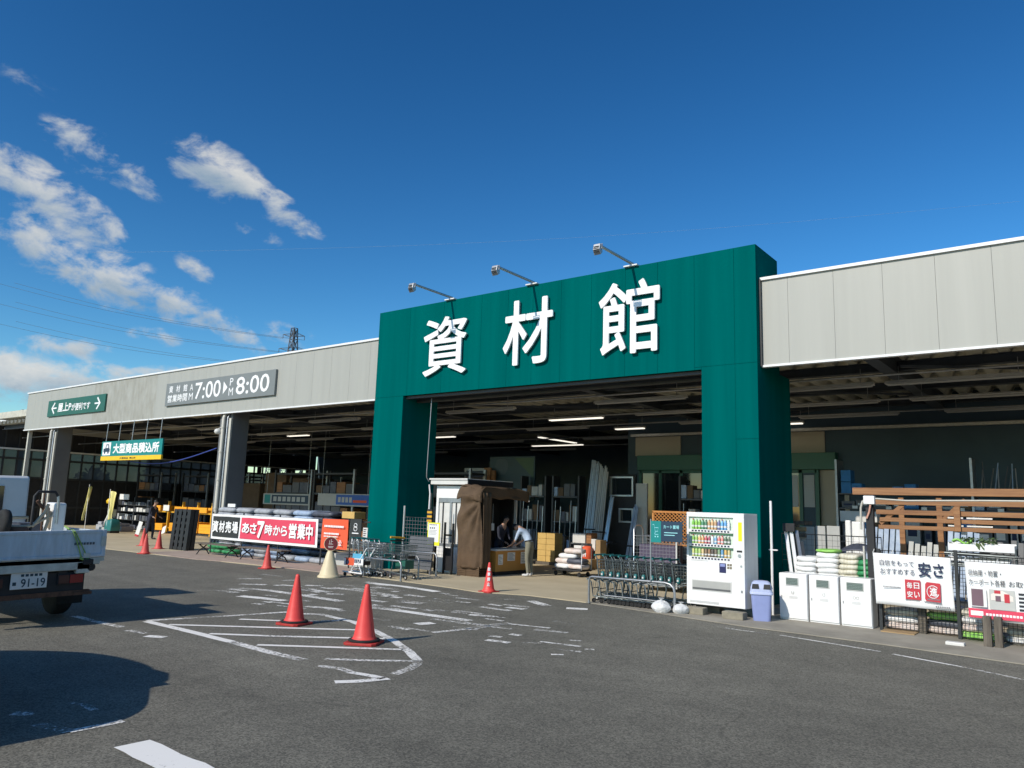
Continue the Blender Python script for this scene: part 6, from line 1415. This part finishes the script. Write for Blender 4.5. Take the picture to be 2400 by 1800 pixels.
b.slot(3); b.rect(O, X, Z, .05, .17, .24, .41, .002); b.slot(4); b.rect(O, X, Z, .065, .18, .20, .40, .004); b.slot(5); b.rect(O, X, Z, .27, .15, .56, .41, .002)
b.slot(6); b.prism([(.29, .27), (.54, .27), (.54, .33), (.42, .40), (.29, .35)], O, X, Z, .003, .006); b.slot(1); b.rect(O, X, Z, .44, .25, .50, .36, .008); b.rect(O, X, Z, .33, .36, .40, .40, .008); b.slot(4); b.rect(O, X, Z, .34, .26, .40, .33, .008)
b.slot(0)
for k in range(5): b.rect(O, X, Z, .60, .36-.05*k, .68+.03*(k % 2), .385-.05*k, .003)
b.build('lettering', [M['ink'], M['red_ink'], M['white_letter'], M['paper'], flat('mauve_picture', 110, 85, 95), flat('grey_picture', 185, 185, 180), flat('pale_house', 225, 215, 205), M['banner_pink']], t)
# fence carrying the banners, goods behind
t = thing('mesh_fence', 'black wire mesh fence with posts carrying the two white banners', 'fence', (0, 0, 0))
for x0, x1, y in ((-2.72, -1.76, 12.62), (-1.70, -.2, 12.45), (-.15, 2.0, 12.2)): mesh_panel(MB(), x0, x1, y, .06, 1.16, .05, .0035, .010).build('mesh_panel', M['black_fence'], t)
for x, y, z in ((-1.735, 12.55, 1.22), (-2.75, 12.62, 1.18), (-.17, 12.33, 1.2)): MB().box(x-.022, y-.022, 0, x+.022, y+.022, z).build('post', M['black_fence'], t)
for i, (x, y, w) in enumerate(((-2.22, 12.72, .10), (-1.36, 12.15, .095), (-1.24, 12.18, .09), (-.5, 12.0, .1))):
    tag(MB().box(x-w/2, y-.06, 0, x+w/2, y+.06, .40).build('timber_stump', M['wood_grey'], bevel=.01), ['weathered timber stump under the slogan banner', 'weathered timber stump under the storage banner, left of the pair', 'weathered timber stump under the storage banner, right of the pair', 'weathered timber stump at the right edge'][i], 'timber stump', 'weathered stumps under the banners')
tag(MB().box(-2.0, 12.0, .012, -1.72, 12.12, .06).build('paving_block', M['offwhite'], bevel=.01) if 0 else MB().box(-1.82, 11.86, .0, -1.60, 11.98, .055).build('paving_block', M['offwhite'], bevel=.01), 'pale concrete foot at the base of the fence post between the banners', 'concrete block')
tag(MB().box(-2.72, 12.40, .012, -2.28, 12.72, .03).build('cardboard_sheet', M['carton']), 'flattened brown cardboard lying under the slogan banner', 'cardboard')
mc = ['sack_pink', 'sack_white', 'sack_beige', 'sack_pink', 'sack_dark', 'sack_lime']
k = 0
for x, y, n in ((-2.5, 12.95, 3), (-1.95, 12.95, 4), (-1.5, 12.75, 4), (-.95, 12.75, 4), (-.4, 12.7, 4)):
    for i in range(n):
        m = mc[(k*5+i*2) % 6]; k += 1
        sack(f'{dict(sack_pink="pinkish", sack_white="white", sack_beige="beige", sack_dark="dark", sack_lime="lime green")[m]} sack behind the fence, {lay[i]} layer, {"below the left edge of the slogan banner" if x < -2.2 else "below the right end of the slogan banner" if x < -1.8 else "at the gap between the banners" if x < -1.2 else "below the middle of the storage banner" if x < -.6 else "at the right frame edge"}', x, y, .02+.10*i, .5, .38, .105, m, .05*i-.08, 'sacks behind the banner fence')
t = thing('wire_shelf', 'black wire shelf with white trays above the storage banner', 'wire shelf', (0, 0, 0))
b = MB()
for z in (1.17, 1.02):
    for k in range(14): b.tube([(-1.95, 13.15+.03*k, z), (-1.05, 13.15+.03*k, z-.015)], .004, 4)
    b.tube([(-1.96, 13.14, z-.01), (-1.04, 13.14, z-.03)], .014, 6); b.tube([(-1.96+.07*0, 13.14, z-.035), (-1.04, 13.14, z-.055)], .008, 5)
    for k in range(12): b.bar((-1.95+.077*k, 13.14, z-.01), (-1.91+.077*k, 13.14, z-.04), .008, .006)
b.build('shelf_board', M['black_wire'], t)
for x in (-1.93, -1.07): MB().tube([(x, 13.18, 0), (x, 13.18, 1.25)], .014, 6).build('upright', M['black_wire'], t)
for i, (z0, z1, x0, x1) in enumerate(((1.19, 1.315, -1.91, -1.08), (1.045, 1.10, -1.95, -1.15))):
    b = MB(); b.slot(0).box(x0, 13.16, z0, x1, 13.5, z0+.012); b.box(x0, 13.16, z0, x1, 13.175, z1-.02); b.box(x0, 13.485, z0, x1, 13.5, z1); b.box(x0, 13.175, z0, x0+.012, 13.485, z1); b.box(x1-.012, 13.175, z0, x1, 13.485, z1-.02)
    tag(b.build('plastic_tray', M['white'], bevel=.003), ['white tray on the top board of the wire shelf', 'white tray on the lower board of the wire shelf'][i], 'tray', 'white trays on the wire shelf')
t = thing('bagged_plant', 'green plant packet lying over the edge of the top white tray', 'plant packet', (-1.5, 13.17, 1.32))
b = MB(); rnd = random.Random(4)
for k in range(90):
    p = Vector((rnd.uniform(-.25, .2), rnd.uniform(-.02, .2), rnd.uniform(-.0, .07))); u = Vector((rnd.gauss(0, 1), rnd.gauss(0, 1), rnd.gauss(0, .5))).normalized(); v = u.orthogonal().normalized(); s = rnd.uniform(.02, .05)
    b.quad(p-u*s, p-v*s*.5, p+u*s, p+v*s*.5)
for k in range(14):
    p = Vector((rnd.uniform(-.04, .05), -.02, rnd.uniform(-.08, .0))); u = Vector((.4, 0, -1)).normalized(); s = .03; b.quad(p-u*s, p+Vector((s*.5, -.004, 0)), p+u*s, p-Vector((s*.5, -.004, 0)))
b.build('leaves', M['leaf'], t)
tag(MB().grid(lambda u, v: (-1.86+.25*u, 13.2+.2*v, 1.325+.03*math.sin(u*7)+.01*math.cos(v*9)), 8, 6).build('lime_packet', M['sack_lime'], solid=.02), 'lime green packet on the top white tray', 'packet')
# ================================================================ flatbed truck at the left edge, tail towards +x
def truck():
    t = thing('flatbed_truck', 'blue grey flatbed truck seen from behind with plate at the left edge', 'truck', (-10.4, 4.10, 0), 0)
    t.rotation_euler = (.022, 0, 0)
    # local frame: x=0 tail, -x forward, y right half .83
    W = .83
    b = MB(); b.slot(0).box(-.045, -W, .80, 0, W, 1.135)
    b.box(-.03, -W, 1.10, .012, W, 1.14); b.box(-.03, -W, .80, .012, W, .835)
    for y in (-.5, .02, .33): b.box(-.01, y-.03, .835, .006, y+.03, 1.10)
    b.box(-.02, W-.05, .80, .016, W, 1.14)
    g = b.build('tailgate', M['truck_paint'], t, bevel=.006)
    b = MB()
    x = .44
    for k in range(7): b.rect((.008, 0, 0), Y, Z, x, .955, x+.026, .985, .001); x += .037
    b.build('lettering', flat('grey_truck_print', 70, 80, 92), g)
    for s in (-1, 1): MB().box(-.03, s*.80-.03, .93, .022, s*.80+.03, 1.06).build('latch', M['dirty_frame'], g, bevel=.004)
    for y in (-.6, .6): MB().box(-.0, y-.04, .79, .03, y+.04, .85).build('hinge', M['dirty_frame'], g)
    for s in (-1, 1): MB().box(-2.35, s*W-.04*(s > 0), .80, -.05, s*W+.04*(s < 0), 1.125).build('side_gate', M['truck_paint'], t, bevel=.006)
    MB().box(-2.4, -W, .74, -.0, W, .795).build('bed_floor', M['dirty_frame'], t)
    b = MB(); b.box(-.06, -W+.04, .645, .0, W-.17, .795); b.box(-.1, .50, .60, .0, .66, .74); b.box(-.06, W-.17, .705, .005, W-.05, .79); b.build('rear_sill', M['dirty_frame'], t, bevel=.008)
    b = MB()
    for y in (-.36, .36): b.box(-3.6, y-.05, .46, -.05, y+.05, .66)
    b.box(-.16, -.62, .36, -.06, .62, .62); b.build('chassis', M['chassis'], t)
    b = MB(); b.box(-.10, -.70, .33, -.04, .70, .39); b.box(-.12, .5, .33, -.02, .72, .37); b.build('under_run_bar', M['rust'], t)
    p = MB().box(-.04, -.225, .455, -.028, .178, .645).build('licence_plate', M['paper'], t, bevel=.004)
    b = MB(); b.text('91-19', (-.028, 0, 0), Y, Z, -.115, .475, .155, .575, d=.002, bold=.015)
    b.build('lettering', flat('plate_green_ink', 25, 60, 75), p); b = MB()
    for k in range(5): b.rect((-.028, 0, 0), Y, Z, -.12+.05*k, .60, -.085+.05*k, .63, .002)
    b.rect((-.028, 0, 0), Y, Z, -.205, .50, -.165, .54, .002); b.build('lettering', flat('plate_green_ink', 25, 60, 75), p)
    for s in (-1, 1):
        b = MB(); b.slot(0).box(-.09, s*.30, .475, -.03, s*.61, .60); b.slot(1).box(-.032, s*.44, .485, -.022, s*.60, .59); b.slot(2).box(-.032, s*.31, .485, -.022, s*.43, .59)
        b.build('tail_lamp', [M['chassis'], M['lamp_red'], flat('amber_dark_lens', 70, 30, 22)], t, bevel=.004)
        MB().box(-.50, s*.50, .17, -.485, s*.82, .62).build('mud_flap', M['rubber'], t)
    MB().lathe([(.05, -.05), (.05, .05)], (-.05, .68, .67), 10, X).build('hook', M['chassis'], t)
    for x in (-.85, -3.1):
        for s in (-1, 1):
            w = MB().lathe([(.20, -.1), (.275, -.095), (.30, -.06), (.30, .06), (.275, .095), (.20, .1)], (x, s*.66, .30), 28, Y).build('wheel', M['rubber'], t)
            MB().lathe([(.19, -.07), (.19, .07)], (x, s*.66, .30), 20, Y).build('rim', M['grey_steel'], w)
    MB().tube([(-.72, -.66, .30), (-.72, .66, .30)], .05, 8).build('axle', M['chassis'], t)
    # cab
    b = MB(); b.slot(0)
    prof = [(-2.46, .62), (-2.46, 1.80), (-2.50, 1.83), (-3.4, 1.83), (-3.72, 1.28), (-3.78, .62)]
    b.prism(prof, (0, 0, 0), X, Z, -.79, .79)
    b.build('cab', M['cab_white'], t, bevel=.03)
    MB().box(-2.455, -.5, 1.30, -2.445, .45, 1.68).build('rear_window', M['glass_dark'], t)
    for s in (-1, 1):
        MB().prism([(-2.62, 1.24), (-2.62, 1.72), (-3.36, 1.72), (-3.62, 1.24)], (0, s*.792, 0), X, Z, -.003, .003).build('side_window', M['glass_dark'], t)
        m = MB().tube([(-3.45, s*.70, 1.35), (-3.46, s*.95, 1.45), (-3.46, s*1.05, 1.42)], .014, 6).tube([(-3.45, s*.70, 1.15), (-3.46, s*1.02, 1.08)], .012, 6).build('mirror_stay', M['grey_steel'], t)
        MB().box(-3.52, s*.98, 1.06, -3.44, s*1.14, 1.46).build('mirror', M['chassis'], m, bevel=.02)
    MB().tube([(-2.38, -.78, .80), (-2.38, -.78, 1.22), (-2.38, .78, 1.22), (-2.38, .78, .80)], .022, 8).tube([(-2.38, -.78, 1.02), (-2.38, .78, 1.02)], .018, 6).build('guard_frame', M['tan_paint'], t)
truck()
# ratchet strap over the tailgate
t = thing('ratchet_strap', 'green ratchet strap hanging over the tailgate of the truck', 'strap', (0, 0, 0))
b = MB()
for y0, y1 in ((4.48, 4.62), (4.50, 4.68)):
    pts = [(-10.42, y0, 1.155), (-10.376, y0+.005, 1.13), (-10.378, y0+(y1-y0)*.4, 1.02), (-10.378, y1-.03, .88), (-10.382, y1, .80)]
    for a, c in zip(pts, pts[1:]): b.bar(a, c, .004, .024, (0, 1, 0)) if 0 else b.tube([a, c], .008, 6)
b.tube([(-10.38, 4.60, .80), (-10.37, 4.66, .775), (-10.375, 4.70, .79)], .012, 6); b.build('webbing', M['strap'], t)
MB().box(-10.385, 4.64, .72, -10.345, 4.76, .79).build('buckle', M['chassis'], t, bevel=.01)
MB().tube([(-10.44, 4.46, 1.16), (-10.6, 4.47, 1.19)], .012, 6).build('webbing', M['strap'], t)
# cargo
t = thing('cultivator', 'rusty garden cultivator with tan handle tubes lying in the truck bed', 'cultivator', (-11.3, 4.2, .80))
loft(MB(), [[(x_*1.0+.05, y_-.05, z_+.12) for x_, y_, z_ in rsq(.16, .13, 0)], [(x_+.05, y_-.05, z_) for x_, y_, z_ in rsq(.17, .14, .28)], [(x_+.05, y_-.05, z_) for x_, y_, z_ in rsq(.11, .1, .36)]]).build('engine', M['rust'], t)
w = MB().lathe([(.10, -.045), (.155, -.04), (.165, 0), (.155, .04), (.10, .045)], (.1, -.22, .42), 22, Y).build('wheel', M['rubber'], t)
w.location = (0, 0, 0)
b = MB(); b.lathe([(.10, -.02), (.105, 0), (.10, .02)], (.1, -.22, .42), 18, Y)
for k in range(5): a = k*1.257; b.bar((.1, -.24, .42), (.1+.09*math.cos(a), -.24, .42+.09*math.sin(a)), .02, .015)
b.build('wheel_rim', M['tan_paint'], w)
MB().tube([(.1, -.42, .35), (.1, -.05, .36), (.1, .12, .37), (.1, .25, .55), (.1, .28, .66)], .022, 7).tube([(.12, -.18, .34), (.12, -.16, .02)], .02, 6).tube([(.1, .27, .62), (.1, .30, .44), (.1, .27, .30), (.1, .25, .05)], .02, 7).tube([(.1, .12, .38), (.1, .28, .48), (.1, .34, .50)], .018, 6).build('handle', M['tan_paint'], t)
b = MB()
for k in range(7): b.bar((.06, .26+.012*k, .16-.0*k), (.06+.05*math.cos(k*.9), .26+.012*k, .16+.10*math.sin(k*.9)), .012, .02)
b.lathe([(.06, -.02), (.06, .1)], (.06, .26, .20), 10, Y); b.build('tine_rotor', M['rust'], t)
MB().tube([(.02, .36, .34), (.02, .36, .52), (.02, .30, .56)], .04, 8).build('gear_case', M['tan_paint'], t)
t = thing('push_frame', 'black and chrome tube hoop standing in the truck bed above the tailgate', 'tube hoop', (-11.2, 4.45, .80))
MB().tube([(0, -.15, .02), (0, -.15, .76), (0, -.11, .82), (0, .10, .82), (0, .14, .76)], .018, 8).build('black_tube', M['chassis'], t)
MB().tube([(0, .14, .77), (.0, .15, .70), (0, .155, .40)], .02, 8).build('chrome_tube', M['alu'], t)
MB().tube([(-.03, -.1, .70), (-.03, .0, .58), (-.03, .06, .60)], .022, 7).tube([(-.03, -.02, .8), (-.03, -.0, .05)], .014, 6).build('lever', M['rust'], t)
t = thing('plastic_tank', 'white and dark plastic tank at the right of the truck bed', 'tank', (-11.35, 4.62, .80))
b = MB(); b.slot(0).box(-.15, -.06, .14, .15, .10, .68); b.build('tank_body', M['white'], t, bevel=.03); MB().box(-.16, -.2, .0, .16, .12, .14).build('tank_base', M['chassis'], t, bevel=.02)
t = thing('rubber_bin', 'dark rubber bin behind the plastic tank in the truck bed', 'bin', (-12.2, 4.62, .80))
loft(MB(), [rsq(.15, .13, 0), rsq(.19, .15, .36), rsq(.20, .16, .38)]).build('bin_body', M['sack_dark'], t)
t = thing('tool_crate', 'blackish crate of tools low in the truck bed', 'crate', (-11.6, 4.0, .80)); loft(MB(), [rsq(.3, .25, 0), rsq(.32, .27, .22)]).build('crate_body', M['chassis'], t)
MB().tube([(-.25, -.1, .22), (.2, .1, .36)], .018, 6).tube([(-.2, .15, .22), (.25, -.1, .30)], .014, 6).build('tool_handle', M['wood_grey'], t)

# ================================================================ parked car mostly outside the frame, its shadow falls into the picture
def car():
    t = thing('parked_car', 'pale blue parked hatchback at the left edge whose shadow covers the foreground', 'car', (-5.86, 1.36, 0), 0)
    W = .76
    P = [(0, .28), (.05, .42), (.04, .62), (-.08, .76), (-.34, .92), (-.84, 1.10), (-1.40, 1.36), (-1.8, 1.47), (-2.3, 1.49), (-2.9, 1.42), (-3.3, 1.12), (-3.55, .85), (-3.6, .45), (-3.52, .25), (-2.9, .20), (-.6, .20)]
    b = MB(); secs = []
    for y, inset in ((-W, .10), (-W*.86, .02), (-W*.5, 0), (0, 0), (W*.5, 0), (W*.86, .02), (W, .10)):
        ring = []
        for x, z in P:
            k = max(0, (z-.85)/.57); yy = y*(1-.16*k)
            zz = z-(inset*.7 if z > .5 else -inset*.4); xx = x-inset*.6 if x > -1.8 else x+inset*.6
            ring.append((xx, yy, zz))
        secs.append(ring)
    loft(b, secs); o = b.build('body', M['car_paint'], t); q = o.modifiers.new('s', 'SUBSURF'); q.levels = 1; q.render_levels = 2
    for s in (-1, 1):
        MB().prism([(-.75, .90), (-1.12, 1.20), (-1.4, 1.30), (-2.7, 1.26), (-3.05, .92)], (0, s*(W*.93)+.0, 0), X, Z, -.03, .03).build('side_window', M['glass_dark'], t)
        for x in (-.62, -2.95):
            w = MB().lathe([(.18, -.09), (.27, -.085), (.29, -.05), (.29, .05), (.27, .085), (.18, .09)], (x, s*.66, .29), 24, Y).build('wheel', M['rubber'], t); MB().lathe([(.185, -.093), (.05, -.10), (.05, .10), (.185, .093)], (x, s*.66, .29), 20, Y, caps=False).build('rim', M['alu'], w)
        MB().lathe([(.02, -.02), (.09, 0), (.02, .03)], (-.06, s*.55, .62), 14, (1, 0, .3)).build('headlight', M['lamp_white'], t)
        MB().box(-1.05, s*.74, .98, -.93, s*.86, 1.08).build('door_mirror', M['car_paint'], t, bevel=.02)
    MB().quad((-.40, -.56, .955), (-.40, .56, .955), (-1.20, .50, 1.28), (-1.20, -.50, 1.28)).build('windscreen', M['glass_dark'], t)
car()
